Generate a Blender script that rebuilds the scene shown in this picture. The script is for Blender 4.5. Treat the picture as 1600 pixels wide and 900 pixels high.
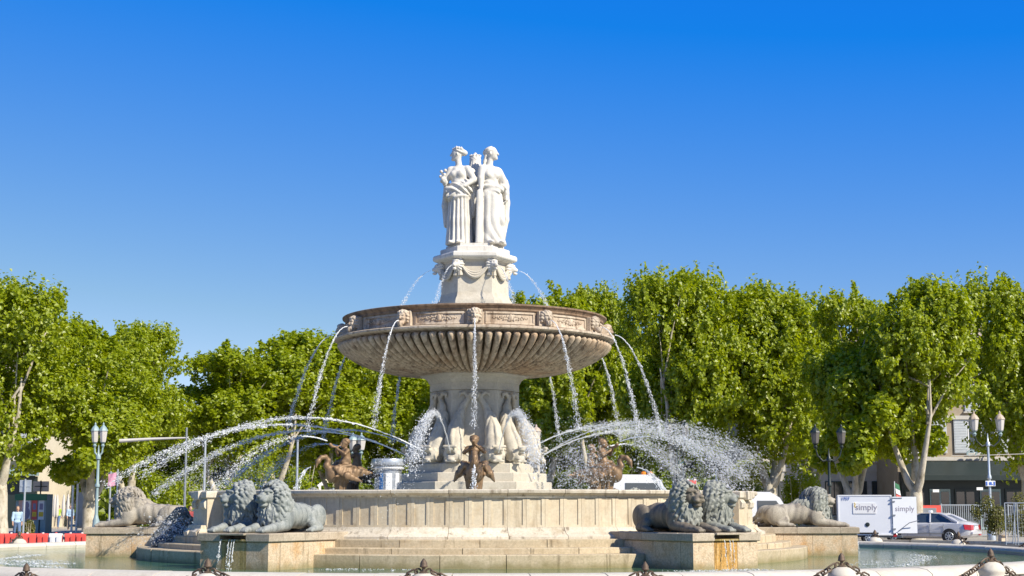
import bpy, math, random
import numpy as np
from math import sin, cos, tan, atan2, pi, radians as R_
from mathutils import Vector, Matrix

random.seed(7)
rng = np.random.default_rng(7)
S = bpy.context.scene
for o in list(bpy.data.objects):
    bpy.data.objects.remove(o, do_unlink=True)

# ------------------------------------------------------------------ camera
FPX = 2418.0                      # focal length in pixels of a 1600 px wide frame
CAM = Vector((0.0, -45.0, 1.87))
PITCH, YAW = 0.1387, 0.0242
cam_data = bpy.data.cameras.new('camera')
cam_data.sensor_width = 36.0
cam_data.lens = FPX / 1600 * 36.0
cam_data.clip_start = 0.5
cam_data.clip_end = 5000
cam = bpy.data.objects.new('camera', cam_data)
S.collection.objects.link(cam)
cam.location = CAM
cam.rotation_euler = (pi / 2 + PITCH, 0, -YAW)
S.camera = cam
S.render.resolution_x, S.render.resolution_y = 1024, 576

# ------------------------------------------------------------------ daylight
SUN_EL, SUN_AZ = R_(38), R_(50)   # azimuth to the right of the line from fountain to camera
to_sun = Vector((sin(SUN_AZ) * cos(SUN_EL), -cos(SUN_AZ) * cos(SUN_EL), sin(SUN_EL)))
W = bpy.data.worlds.new('World')
S.world = W
W.use_nodes = True
wn = W.node_tree
wn.nodes.clear()
sky = wn.nodes.new('ShaderNodeTexSky')
sky.sky_type = 'NISHITA'
sky.sun_disc = False
sky.sun_elevation = SUN_EL
sky.sun_rotation = pi - SUN_AZ
sky.altitude = 0
sky.air_density = 0.6
sky.dust_density = 0.0
sky.ozone_density = 3.0
# one tone curve for the whole sky: the deep, saturated rendering of the photograph
EXPO = 0.6
bg = wn.nodes.new('ShaderNodeBackground')
bg.inputs['Strength'].default_value = 0.12
wo = wn.nodes.new('ShaderNodeOutputWorld')
sp_ = wn.nodes.new('ShaderNodeSeparateColor'); cb_ = wn.nodes.new('ShaderNodeCombineColor')
wn.links.new(sky.outputs[0], sp_.inputs[0])
kf = 1.0 / (0.12 * 2 ** EXPO)
def _lin(i, k, off, lo, hi):
    a = wn.nodes.new('ShaderNodeMath'); a.operation = 'MULTIPLY_ADD'
    a.inputs[1].default_value = k * kf; a.inputs[2].default_value = off * kf
    wn.links.new(sp_.outputs[i], a.inputs[0])
    c = wn.nodes.new('ShaderNodeClamp'); c.inputs['Min'].default_value = lo * kf; c.inputs['Max'].default_value = hi * kf
    wn.links.new(a.outputs[0], c.inputs[0]); wn.links.new(c.outputs[0], cb_.inputs[i])
_lin(0, 0.192, -0.178, 0.008, 4.0)
_lin(1, 0.126, 0.0, 0.0, 4.0)
_lin(2, 0.25, 0.0, 0.0, 0.82)
hb = wn.nodes.new('ShaderNodeMath'); hb.operation = 'MULTIPLY'; hb.inputs[1].default_value = 0.118 * kf
wn.links.new(sp_.outputs[2], hb.inputs[0])
mxb = wn.nodes.new('ShaderNodeMath'); mxb.operation = 'MAXIMUM'
wn.links.new(cb_.inputs[2].links[0].from_socket, mxb.inputs[0]); wn.links.new(hb.outputs[0], mxb.inputs[1])
wn.links.new(mxb.outputs[0], cb_.inputs[2])
wn.links.new(cb_.outputs[0], bg.inputs['Color'])
wn.links.new(bg.outputs[0], wo.inputs['Surface'])
sun_data = bpy.data.lights.new('sun', 'SUN')
sun_data.energy = 4.8
sun_data.angle = R_(0.5)
sun_data.color = (1.0, 0.92, 0.77)
sun = bpy.data.objects.new('sun', sun_data)
S.collection.objects.link(sun)
sun.location = to_sun * 60
sun.rotation_euler = to_sun.to_track_quat('Z', 'Y').to_euler()
S.view_settings.view_transform = 'Standard'
S.view_settings.look = 'None'
S.view_settings.gamma = 1.0
S.view_settings.exposure = EXPO
S.view_settings.use_curve_mapping = False
S.render.engine = 'CYCLES'
S.cycles.max_bounces = 6
S.cycles.transparent_max_bounces = 24

# ------------------------------------------------------------------ placing helpers
_f = Vector((sin(YAW) * cos(PITCH), cos(YAW) * cos(PITCH), sin(PITCH)))
_r = Vector((cos(YAW), -sin(YAW), 0))
_u = _r.cross(_f)
def at(px, py, Y):
    """point of the world plane y = Y seen at photo pixel (px, py)"""
    d = _f + _r * ((px - 800) / FPX) + _u * ((450 - py) / FPX)
    t = (Y - CAM.y) / d.y
    return CAM + d * t
def gx(px, Y):
    return at(px, 800, Y).x
def pol(r, th, z=0.0):
    """polar point round the fountain axis, th in degrees from the camera side towards +x"""
    return Vector((r * sin(R_(th)), -r * cos(R_(th)), z))
# ------------------------------------------------------------------ object helpers
C = S.collection
def put(name, data, parent=None, loc=(0, 0, 0), rz=0.0, rot=None, scale=None):
    o = bpy.data.objects.new(name, data)
    C.objects.link(o)
    o.location = loc
    o.rotation_euler = rot if rot else (0, 0, rz)
    if scale: o.scale = scale
    if parent: o.parent = parent
    return o
def tag(o, label=None, cat=None, group=None, kind=None):
    if label: o['label'] = label
    if cat: o['category'] = cat
    if group: o['group'] = group
    if kind: o['kind'] = kind
    return o
def thing(name, label, cat, loc=(0, 0, 0), rz=0.0, group=None, data=None):
    return tag(put(name, data, None, loc, rz), label, cat, group)
def copy_tree(o, parent=None):
    c = o.copy()
    C.objects.link(c)
    c.parent = parent
    for ch in o.children:
        copy_tree(ch, c)
    return c

# ------------------------------------------------------------------ mesh builder
class MB:
    def __init__(s):
        s.v, s.f = [], []
    def add(s, verts, faces):
        n = len(s.v)
        s.v += [tuple(p) for p in verts]
        s.f += [tuple(i + n for i in f) for f in faces]
        return s
    def box(s, c, d, rz=0.0, taper=1.0, rot=None):
        x, y, z = d[0] / 2, d[1] / 2, d[2] / 2
        m = rot if rot is not None else Matrix.Rotation(rz, 3, 'Z')
        P = []
        for k, t in ((-1, 1.0), (1, taper)):
            for a, b in ((-1, -1), (1, -1), (1, 1), (-1, 1)):
                P.append(Vector(c) + m @ Vector((a * x * t, b * y * t, k * z)))
        return s.add(P, [(3, 2, 1, 0), (4, 5, 6, 7), (0, 1, 5, 4), (1, 2, 6, 5), (2, 3, 7, 6), (3, 0, 4, 7)])
    def bbox(s, c, d, b=0.01, rz=0.0):
        """box with chamfered vertical and top edges"""
        x, y, z = d[0] / 2, d[1] / 2, d[2] / 2
        m = Matrix.Rotation(rz, 3, 'Z')
        def ring(ix, zz):
            q = []
            for a, c2 in ((-1, -1), (1, -1), (1, 1), (-1, 1)):
                q.append((a * (x - ix), c2 * (y - ix), zz))
            return q
        rings = [ring(b, -z), ring(0, -z + b), ring(0, z - b), ring(b, z)]
        P = [Vector(c) + m @ Vector(p) for r in rings for p in r]
        F = [(3, 2, 1, 0), (12, 13, 14, 15)]
        for k in range(3):
            for i in range(4):
                j = (i + 1) % 4
                F.append((k * 4 + i, k * 4 + j, k * 4 + 4 + j, k * 4 + 4 + i))
        return s.add(P, F)
    def sector(s, prof, a0, a1, n, caps=True):
        """closed (r,z) profile swept from angle a0 to a1 (degrees)"""
        m = len(prof)
        P, F = [], []
        for i in range(n + 1):
            t = R_(a0 + (a1 - a0) * i / n)
            for r, z in prof:
                P.append((r * sin(t), -r * cos(t), z))
        for i in range(n):
            for j in range(m):
                k = (j + 1) % m
                F.append((i * m + j, i * m + k, (i + 1) * m + k, (i + 1) * m + j))
        if caps:
            F.append(tuple(range(m - 1, -1, -1)))
            F.append(tuple(n * m + j for j in range(m)))
        return s.add(P, F)
    def lathe(s, prof, n, rot=0.0, closed_top=True, closed_bot=True, c=(0, 0, 0), rad=None):
        m = len(prof)
        P, F = [], []
        for r, z in prof:
            for i in range(n):
                t = rot + 2 * pi * i / n
                P.append((c[0] + r * sin(t), c[1] - r * cos(t), c[2] + z))
        for j in range(m - 1):
            for i in range(n):
                k = (i + 1) % n
                F.append((j * n + i, j * n + k, (j + 1) * n + k, (j + 1) * n + i))
        if closed_bot: F.append(tuple(range(n - 1, -1, -1)))
        if closed_top: F.append(tuple((m - 1) * n + i for i in range(n)))
        return s.add(P, F)
    def tube(s, pts, rad, n=8, caps=True):
        pts = [Vector(p) for p in pts]
        if not isinstance(rad, (list, tuple)): rad = [rad] * len(pts)
        P, F = [], []
        up = Vector((0, 0, 1))
        prev = None
        for i, p in enumerate(pts):
            d = (pts[min(i + 1, len(pts) - 1)] - pts[max(i - 1, 0)])
            if d.length < 1e-9: d = Vector((0, 0, 1))
            d.normalize()
            if prev is None:
                a = d.cross(up if abs(d.z) < 0.95 else Vector((1, 0, 0))).normalized()
            else:
                a = (prev - d * prev.dot(d))
                a = a.normalized() if a.length > 1e-6 else d.cross(up).normalized()
            prev = a
            b = d.cross(a)
            for k in range(n):
                t = 2 * pi * k / n
                P.append(p + (a * cos(t) + b * sin(t)) * rad[i])
        for i in range(len(pts) - 1):
            for k in range(n):
                j = (k + 1) % n
                F.append((i * n + k, i * n + j, (i + 1) * n + j, (i + 1) * n + k))
        if caps:
            F.append(tuple(range(n - 1, -1, -1)))
            F.append(tuple((len(pts) - 1) * n + k for k in range(n)))
        return s.add(P, F)
    def ball(s, c, r, nu=10, nv=7, rot=None):
        if not isinstance(r, (list, tuple)): r = (r, r, r)
        P, F = [], []
        for j in range(1, nv):
            ph = pi * j / nv
            for i in range(nu):
                t = 2 * pi * i / nu
                q = Vector((r[0] * sin(ph) * cos(t), r[1] * sin(ph) * sin(t), r[2] * cos(ph)))
                if rot is not None: q = rot @ q
                P.append(Vector(c) + q)
        top = Vector((0, 0, r[2])); bot = -top
        if rot is not None: top, bot = rot @ top, rot @ bot
        P += [Vector(c) + top, Vector(c) + bot]
        a, b = len(P) - 2, len(P) - 1
        for j in range(nv - 2):
            for i in range(nu):
                k = (i + 1) % nu
                F.append((j * nu + i, (j + 1) * nu + i, (j + 1) * nu + k, j * nu + k))
        for i in range(nu):
            k = (i + 1) % nu
            F.append((a, i, k))
            F.append((b, (nv - 2) * nu + k, (nv - 2) * nu + i))
        return s.add(P, F)
    def torus(s, c, R, r, rot=None, nu=14, nv=6, stretch=0.0):
        P, F = [], []
        for i in range(nu):
            t = 2 * pi * i / nu
            ox = stretch if cos(t) > 0.01 else (-stretch if cos(t) < -0.01 else 0)
            for j in range(nv):
                w = 2 * pi * j / nv
                q = Vector(((R + r * cos(w)) * cos(t) + ox, (R + r * cos(w)) * sin(t), r * sin(w)))
                if rot is not None: q = rot @ q
                P.append(Vector(c) + q)
        for i in range(nu):
            for j in range(nv):
                a, b = (i + 1) % nu, (j + 1) % nv
                F.append((i * nv + j, a * nv + j, a * nv + b, i * nv + b))
        return s.add(P, F)
    def mesh(s, name, mat=None, smooth=None, bevel=None):
        me = bpy.data.meshes.new(name)
        me.from_pydata(s.v, [], s.f)
        me.validate()
        me.update()
        if mat: me.materials.append(mat)
        if smooth is not None:
            me.polygons.foreach_set('use_smooth', [True] * len(me.polygons))
            me.set_sharp_from_angle(angle=R_(smooth))
        return me
def np_mesh(name, V, F, mat=None, smooth=True):
    """V (n,3) array, F (m,k) array of same-size faces"""
    me = bpy.data.meshes.new(name)
    V = np.asarray(V, np.float32); F = np.asarray(F, np.int32)
    k = F.shape[1]
    me.vertices.add(len(V)); me.vertices.foreach_set('co', V.ravel())
    me.loops.add(F.size); me.loops.foreach_set('vertex_index', F.ravel())
    me.polygons.add(len(F))
    me.polygons.foreach_set('loop_start', np.arange(0, F.size, k, dtype=np.int32))
    me.polygons.foreach_set('loop_total', np.full(len(F), k, np.int32))
    me.polygons.foreach_set('use_smooth', np.full(len(F), smooth, bool))
    me.update(calc_edges=True)
    me.validate()
    if mat: me.materials.append(mat)
    return me

# ------------------------------------------------------------------ sculpting: signed distances on a grid
class SDF:
    def __init__(s, lo, hi, h):
        s.lo, s.h = np.array(lo, float), h
        n = np.ceil((np.array(hi) - s.lo) / h).astype(int) + 1
        s.ax = [s.lo[i] + h * np.arange(n[i]) for i in range(3)]
        s.F = np.full(n, 0.4, np.float32)
    def _box(s, lo, hi):
        sl = []
        for i in range(3):
            a = int(np.clip(np.floor((lo[i] - s.lo[i]) / s.h), 0, len(s.ax[i]) - 1))
            b = int(np.clip(np.ceil((hi[i] - s.lo[i]) / s.h) + 1, a + 1, len(s.ax[i])))
            sl.append(slice(a, b))
        X, Y, Z = np.meshgrid(s.ax[0][sl[0]], s.ax[1][sl[1]], s.ax[2][sl[2]], indexing='ij', sparse=True)
        return tuple(sl), X, Y, Z
    def _merge(s, sl, d, k, sub):
        a = s.F[sl]
        if sub:
            d = -d
            h = np.maximum(k - np.abs(a - d), 0) / k
            s.F[sl] = np.maximum(a, d) + h * h * k * 0.25
        else:
            h = np.maximum(k - np.abs(a - d), 0) / k
            s.F[sl] = np.minimum(a, d) - h * h * k * 0.25
    def cone(s, a, b, ra, rb=None, k=0.04, disp=None, sub=False, flat=None):
        if rb is None: rb = ra
        a, b = np.array(a, float), np.array(b, float)
        m = max(ra, rb) + k + 0.12
        sl, X, Y, Z = s._box(np.minimum(a, b) - m, np.maximum(a, b) + m)
        e = b - a
        t = np.clip(((X - a[0]) * e[0] + (Y - a[1]) * e[1] + (Z - a[2]) * e[2]) / max(e @ e, 1e-9), 0, 1)
        dx, dy, dz = X - a[0] - t * e[0], Y - a[1] - t * e[1], Z - a[2] - t * e[2]
        if flat: dx, dy, dz = dx / flat[0], dy / flat[1], dz / flat[2]
        d = np.sqrt(dx * dx + dy * dy + dz * dz) - (ra + (rb - ra) * t)
        if disp is not None: d = d - disp(X, Y, Z)
        s._merge(sl, d, k, sub)
        return s
    def chain(s, pts, rads, k=0.04, disp=None):
        for i in range(len(pts) - 1):
            s.cone(pts[i], pts[i + 1], rads[i], rads[i + 1], k, disp)
        return s
    def ell(s, c, r, k=0.04, rot=None, disp=None, sub=False):
        c = np.array(c, float); r = np.array(r, float)
        m = max(r) + k + 0.1
        sl, X, Y, Z = s._box(c - m, c + m)
        x, y, z = X - c[0], Y - c[1], Z - c[2]
        if rot is not None:
            M = np.array(Matrix.Rotation(rot[2], 3, 'Z') @ Matrix.Rotation(rot[1], 3, 'Y') @ Matrix.Rotation(rot[0], 3, 'X')).T
            x, y, z = (M[i][0] * x + M[i][1] * y + M[i][2] * z for i in range(3))
        k0 = np.sqrt((x / r[0]) ** 2 + (y / r[1]) ** 2 + (z / r[2]) ** 2) + 1e-6
        k1 = np.sqrt((x / r[0] ** 2) ** 2 + (y / r[1] ** 2) ** 2 + (z / r[2] ** 2) ** 2) + 1e-6
        d = k0 * (k0 - 1) / k1
        if disp is not None: d = d - disp(X, Y, Z)
        s._merge(sl, d, k, sub)
        return s
    def cut_below(s, z):
        Z = s.ax[2][None, None, :]
        s.F = np.maximum(s.F, (z - Z)).astype(np.float32)
        return s
    def mesh(s, name, mat=None, xf=None):
        F = np.pad(s.F, 1, constant_values=0.4)
        n = np.array(F.shape) - 1
        sg = F < 0
        cnt = np.zeros(n, np.int8)
        for i in (0, 1):
            for j in (0, 1):
                for k in (0, 1):
                    cnt += sg[i:i + n[0], j:j + n[1], k:k + n[2]]
        act = np.argwhere((cnt > 0) & (cnt < 8))
        idx = np.full(n, -1, np.int32)
        idx[act[:, 0], act[:, 1], act[:, 2]] = np.arange(len(act))
        acc = np.zeros((len(act), 3)); num = np.zeros(len(act))
        cor = [(i, j, k) for i in (0, 1) for j in (0, 1) for k in (0, 1)]
        for p in cor:
            for ax in range(3):
                if p[ax]: continue
                q = list(p); q[ax] = 1
                A = F[act[:, 0] + p[0], act[:, 1] + p[1], act[:, 2] + p[2]]
                B = F[act[:, 0] + q[0], act[:, 1] + q[1], act[:, 2] + q[2]]
                m = (A < 0) != (B < 0)
                t = np.where(m, A / np.where(m, A - B, 1), 0)
                for c in range(3):
                    acc[:, c] += np.where(m, p[c] + (t if c == ax else 0), 0)
                num += m
        V = (act + acc / num[:, None] - 1) * s.h + s.lo
        quads = []
        for ax in range(3):
            o1, o2 = [(1, 2), (2, 0), (0, 1)][ax]
            a = [slice(1, n[0]), slice(1, n[1]), slice(1, n[2])]
            a[ax] = slice(0, n[ax])
            lo = sg[tuple(a)]
            b = list(a); b[ax] = slice(1, n[ax] + 1)
            hi = sg[tuple(b)]
            for flip, m in ((False, lo & ~hi), (True, hi & ~lo)):
                e = np.argwhere(m) + 1
                e[:, ax] -= 1
                d1 = np.zeros(3, int); d1[o1] = 1
                d2 = np.zeros(3, int); d2[o2] = 1
                q = [e - d1 - d2, e - d2, e, e - d1]
                q = [idx[c[:, 0], c[:, 1], c[:, 2]] for c in q]
                quads.append(np.stack(q[::-1] if flip else q, 1))
        Q = np.concatenate(quads)
        Q = Q[(Q >= 0).all(1)]
        if xf is not None: V = xf(V)
        return np_mesh(name, V, Q, mat, True)
def mirror_x(me, name):
    m2 = me.copy(); m2.name = name
    n = len(m2.vertices)
    co = np.empty(n * 3, np.float32); m2.vertices.foreach_get('co', co)
    co[0::3] *= -1
    m2.vertices.foreach_set('co', co)
    m2.flip_normals()
    m2.update()
    return m2

# ------------------------------------------------------------------ materials
def node_mat(name):
    m = bpy.data.materials.new(name)
    m.use_nodes = True
    nt = m.node_tree
    b = nt.nodes['Principled BSDF']
    return m, nt, b
def ramp(nt, stops):
    r = nt.nodes.new('ShaderNodeValToRGB')
    el = r.color_ramp.elements
    while len(el) < len(stops): el.new(0.5)
    for e, (p, c) in zip(el, stops):
        e.position = p
        e.color = (c[0], c[1], c[2], 1) if hasattr(c, '__len__') else (c, c, c, 1)
    return r
def mixc(nt, fac, a, b, mode='MIX'):
    n = nt.nodes.new('ShaderNodeMix'); n.data_type = 'RGBA'; n.blend_type = mode
    for s_, v in ((n.inputs[0], fac), (n.inputs[6], a), (n.inputs[7], b)):
        if isinstance(v, (int, float)): s_.default_value = v
        elif isinstance(v, (tuple, list)): s_.default_value = (*v[:3], 1)
        else: nt.links.new(v, s_)
    return n.outputs[2]
def coords(nt, scale=(1, 1, 1), obj=True):
    tc = nt.nodes.new('ShaderNodeTexCoord')
    mp = nt.nodes.new('ShaderNodeMapping')
    mp.inputs['Scale'].default_value = scale
    if obj:
        oi = nt.nodes.new('ShaderNodeObjectInfo')
        va = nt.nodes.new('ShaderNodeVectorMath'); va.operation = 'SCALE'
        cb = nt.nodes.new('ShaderNodeCombineXYZ')
        for i in range(3): nt.links.new(oi.outputs['Random'], cb.inputs[i])
        nt.links.new(cb.outputs[0], va.inputs[0]); va.inputs['Scale'].default_value = 37.0
        ad = nt.nodes.new('ShaderNodeVectorMath'); ad.operation = 'ADD'
        nt.links.new(tc.outputs['Object'], ad.inputs[0]); nt.links.new(va.outputs[0], ad.inputs[1])
        nt.links.new(ad.outputs[0], mp.inputs['Vector'])
    else:
        ge = nt.nodes.new('ShaderNodeNewGeometry')
        nt.links.new(ge.outputs['Position'], mp.inputs['Vector'])
    return mp.outputs[0]
def noise(nt, vec, scale, detail=5, rough=0.55):
    n = nt.nodes.new('ShaderNodeTexNoise')
    n.inputs['Scale'].default_value = scale
    n.inputs['Detail'].default_value = detail
    n.inputs['Roughness'].default_value = rough
    nt.links.new(vec, n.inputs['Vector'])
    return n.outputs['Fac']
def bump(nt, b, h, strength=0.3, dist=0.02):
    n = nt.nodes.new('ShaderNodeBump')
    n.inputs['Strength'].default_value = strength
    n.inputs['Distance'].default_value = dist
    nt.links.new(h, n.inputs['Height'])
    nt.links.new(n.outputs[0], b.inputs['Normal'])
def tide_line(nt, out, z0=0.43, z1=0.60, c=(0.20, 0.17, 0.07), amount=0.75):
    """algal growth on stone just above the pool's water level"""
    ge = nt.nodes.new('ShaderNodeNewGeometry')
    sx = nt.nodes.new('ShaderNodeSeparateXYZ'); nt.links.new(ge.outputs['Position'], sx.inputs[0])
    n = noise(nt, coords(nt, obj=False), 3.0, 4, 0.6)
    ma = nt.nodes.new('ShaderNodeMath'); ma.operation = 'MULTIPLY_ADD'; ma.inputs[1].default_value = -0.28; nt.links.new(n, ma.inputs[0]); nt.links.new(sx.outputs[2], ma.inputs[2])
    mr = nt.nodes.new('ShaderNodeMapRange'); mr.inputs[1].default_value = z0 - 0.14; mr.inputs[2].default_value = z1 - 0.14
    mr.inputs[3].default_value = amount; mr.inputs[4].default_value = 0.0
    nt.links.new(ma.outputs[0], mr.inputs[0])
    return mixc(nt, mr.outputs[0], out, c)
def stone_mat(name, c1, c2, c3=None, dark=(0.08, 0.07, 0.055), sc=1.6, streak=0.0, speck=0.3, rough=0.85, vary=0.25, bs=0.35, metal=0.0, streak_pos=(0.58, 0.75), tide=False):
    m, nt, b = node_mat(name)
    v = coords(nt)
    n1 = noise(nt, v, sc, 6, 0.6)
    col = ramp(nt, [(0.3, c1), (0.55, c2), (0.75, c3 or c1)])
    nt.links.new(n1, col.inputs[0])
    out = col.outputs[0]
    n2 = noise(nt, v, sc * 14, 4, 0.7)
    sp = ramp(nt, [(0.35, 1.0 - speck), (0.62, 1.0)])
    nt.links.new(n2, sp.inputs[0])
    out = mixc(nt, 1.0, out, sp.outputs[0], 'MULTIPLY')
    if streak > 0:
        vs = coords(nt, (5.0, 5.0, 0.55))
        n3 = noise(nt, vs, 1.3, 4, 0.6)
        st = ramp(nt, [(streak_pos[0], 0.0), (streak_pos[1], streak)])
        nt.links.new(n3, st.inputs[0])
        out = mixc(nt, st.outputs[0], out, dark)
    if vary > 0:
        oi = nt.nodes.new('ShaderNodeObjectInfo')
        vr = ramp(nt, [(0.0, 1.0 - vary), (1.0, 1.0)])
        nt.links.new(oi.outputs['Random'], vr.inputs[0])
        out = mixc(nt, 1.0, out, vr.outputs[0], 'MULTIPLY')
    if tide: out = tide_line(nt, out)
    nt.links.new(out, b.inputs['Base Color'])
    b.inputs['Roughness'].default_value = rough
    b.inputs['Metallic'].default_value = metal
    b.inputs['Specular IOR Level'].default_value = 0.3
    bump(nt, b, n2, bs, 0.012)
    return m
def plain_mat(name, c, rough=0.5, metal=0.0, var=0.12, sc=4.0, coat=0.0, spec=0.5):
    m, nt, b = node_mat(name)
    v = coords(nt)
    n1 = noise(nt, v, sc, 4, 0.6)
    r = ramp(nt, [(0.3, tuple(x * (1 - var) for x in c)), (0.7, tuple(min(1, x * (1 + var * 0.5)) for x in c))])
    nt.links.new(n1, r.inputs[0])
    nt.links.new(r.outputs[0], b.inputs['Base Color'])
    b.inputs['Roughness'].default_value = rough
    b.inputs['Metallic'].default_value = metal
    b.inputs['Coat Weight'].default_value = coat
    b.inputs['Specular IOR Level'].default_value = spec
    return m
def glass_mat(name, c=(0.03, 0.04, 0.05), rough=0.05):
    m, nt, b = node_mat(name)
    b.inputs['Base Color'].default_value = (*c, 1)
    b.inputs['Roughness'].default_value = rough
    b.inputs['Specular IOR Level'].default_value = 0.9
    n = noise(nt, coords(nt), 1.2, 2, 0.5)
    bump(nt, b, n, 0.04, 0.02)
    return m

M = {}
M['marble'] = stone_mat('white_marble', (0.62, 0.59, 0.52), (0.68, 0.65, 0.59), (0.52, 0.49, 0.43), sc=2.2, speck=0.14, streak=0.6, vary=0.0, bs=0.15, dark=(0.30, 0.28, 0.25), streak_pos=(0.54, 0.72))
M['pale'] = stone_mat('pale_limestone', (0.50, 0.45, 0.36), (0.57, 0.52, 0.43), (0.42, 0.36, 0.27), sc=1.3, streak=0.5, speck=0.14, vary=0.08, dark=(0.33, 0.27, 0.2))
M['bowl'] = stone_mat('stained_bowl_stone', (0.47, 0.325, 0.21), (0.56, 0.45, 0.325), (0.34, 0.21, 0.125), sc=0.9, streak=0.7, speck=0.3, vary=0.0, dark=(0.11, 0.075, 0.05), streak_pos=(0.48, 0.64))
M['fascia'] = stone_mat('weathered_fascia_stone', (0.51, 0.395, 0.285), (0.60, 0.51, 0.40), (0.39, 0.27, 0.18), sc=1.0, streak=0.75, speck=0.22, vary=0.15, dark=(0.14, 0.085, 0.05), streak_pos=(0.5, 0.66))
M['wall'] = stone_mat('warm_wall_stone', (0.57, 0.47, 0.33), (0.64, 0.56, 0.42), (0.50, 0.38, 0.23), sc=1.1, streak=0.5, speck=0.14, vary=0.16, dark=(0.28, 0.21, 0.13), streak_pos=(0.53, 0.68))
M['step'] = stone_mat('yellow_step_stone', (0.50, 0.40, 0.255), (0.59, 0.49, 0.335), (0.43, 0.32, 0.19), sc=1.4, tide=True, streak=0.6, speck=0.25, vary=0.2, dark=(0.10, 0.075, 0.04), streak_pos=(0.56, 0.70))
M['coping'] = stone_mat('coping_stone', (0.60, 0.52, 0.40), (0.70, 0.63, 0.51), (0.50, 0.42, 0.30), sc=1.5, streak=0.7, speck=0.2, vary=0.2, dark=(0.16, 0.12, 0.08), streak_pos=(0.56, 0.70))
M['lip'] = stone_mat('dark_weathered_lip', (0.22, 0.14, 0.09), (0.33, 0.235, 0.16), (0.13, 0.085, 0.06), sc=1.2, streak=0.7, speck=0.3, vary=0, dark=(0.07, 0.05, 0.04), streak_pos=(0.5, 0.68))
M['rim'] = stone_mat('white_rim_stone', (0.57, 0.52, 0.43), (0.63, 0.585, 0.50), (0.49, 0.43, 0.34), sc=1.2, streak=0.3, speck=0.1, vary=0.1, dark=(0.35, 0.3, 0.22))
M['bronze'] = stone_mat('brown_bronze', (0.20, 0.125, 0.068), (0.29, 0.19, 0.11), (0.11, 0.075, 0.045), sc=3.0, streak=0.5, speck=0.3, vary=0.15, dark=(0.07, 0.05, 0.03), rough=0.5, metal=0.25, bs=0.2)
# ------------------------------------------------------------------ ground and water
WATER_Z, RIM_Z = 0.41, 0.60
m, nt, b = node_mat('asphalt')
v = coords(nt, obj=False)
r = ramp(nt, [(0.3, (0.045, 0.045, 0.048)), (0.7, (0.075, 0.073, 0.07))]); nt.links.new(noise(nt, v, 0.8, 6, 0.65), r.inputs[0])
nt.links.new(r.outputs[0], b.inputs['Base Color']); b.inputs['Roughness'].default_value = 0.85
bump(nt, b, noise(nt, v, 60, 3, 0.6), 0.3, 0.01)
M['asphalt'] = m
m, nt, b = node_mat('plaza_paving')
v = coords(nt, obj=False)
r = ramp(nt, [(0.3, (0.36, 0.33, 0.28)), (0.7, (0.46, 0.42, 0.36))]); nt.links.new(noise(nt, v, 0.5, 6, 0.65), r.inputs[0])
bk = nt.nodes.new('ShaderNodeTexBrick'); bk.inputs['Scale'].default_value = 1.2
bk.inputs['Color1'].default_value = (1, 1, 1, 1); bk.inputs['Color2'].default_value = (.9, .9, .9, 1); bk.inputs['Mortar'].default_value = (.6, .6, .6, 1)
bk.inputs['Mortar Size'].default_value = 0.012
nt.links.new(v, bk.inputs['Vector'])
nt.links.new(mixc(nt, 1.0, r.outputs[0], bk.outputs['Color'], 'MULTIPLY'), b.inputs['Base Color']); b.inputs['Roughness'].default_value = 0.9
M['paving'] = m
def sheet(name, prof_r, z, mat, n=160):
    """flat annulus, or disc when the first radius is 0"""
    r0, r1 = prof_r
    P, F = [], []
    for i in range(n):
        t = 2 * pi * i / n
        P += [(r0 * sin(t), -r0 * cos(t), z), (r1 * sin(t), -r1 * cos(t), z)]
    for i in range(n):
        j = (i + 1) % n
        F.append((2 * i, 2 * i + 1, 2 * j + 1, 2 * j))
    me = bpy.data.meshes.new(name); me.from_pydata(P, [], F); me.materials.append(mat); me.update()
    return tag(put(name, me), kind='structure')
g = MB(); g.add([(-3000, -3000, 0), (3000, -3000, 0), (3000, 3000, 0), (-3000, 3000, 0)], [(0, 1, 2, 3)])
tag(put('ground', g.mesh('ground', M['paving'])), kind='structure')
sheet('road', (20.5, 38.0), 0.004, M['asphalt'])
kerb = MB().sector([(20.2, -0.05), (20.5, -0.05), (20.5, 0.12), (20.2, 0.12)], 0, 360, 160, False)
tag(put('kerb', kerb.mesh('kerb', M['coping'])), kind='structure')
kerb = MB().sector([(38.0, -0.05), (38.3, -0.05), (38.3, 0.12), (38.0, 0.12)], 0, 360, 160, False)
tag(put('kerb', kerb.mesh('kerb', M['coping'])), kind='structure')

def water_mat(name, c1, c2, rip=1.0, sc=1.0):
    m, nt, b = node_mat(name)
    v = coords(nt, (1, 1, 1), obj=False)
    r = ramp(nt, [(0.3, c1), (0.7, c2)])
    nt.links.new(noise(nt, coords(nt, (0.25, 0.25, 1), obj=False), 0.9, 3, 0.5), r.inputs[0])
    nt.links.new(r.outputs[0], b.inputs['Base Color'])
    b.inputs['Roughness'].default_value = 0.06
    b.inputs['IOR'].default_value = 1.33
    b.inputs['Specular IOR Level'].default_value = 0.14
    n1 = noise(nt, v, 2.2 * sc, 4, 0.6); n2 = noise(nt, v, 9.0 * sc, 3, 0.6)
    mm = nt.nodes.new('ShaderNodeMath'); mm.operation = 'ADD'
    nt.links.new(n1, mm.inputs[0]); nt.links.new(n2, mm.inputs[1])
    bump(nt, b, mm.outputs[0], 0.55 * rip, 0.025)
    return m
M['water'] = water_mat('pool_water', (0.035, 0.15, 0.125), (0.10, 0.15, 0.045), 0.35)
M['water_up'] = water_mat('upper_water', (0.34, 0.40, 0.37), (0.45, 0.48, 0.44), 1.2, 1.6)
sheet('water', (0.0, 16.05), WATER_Z, M['water'])
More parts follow.
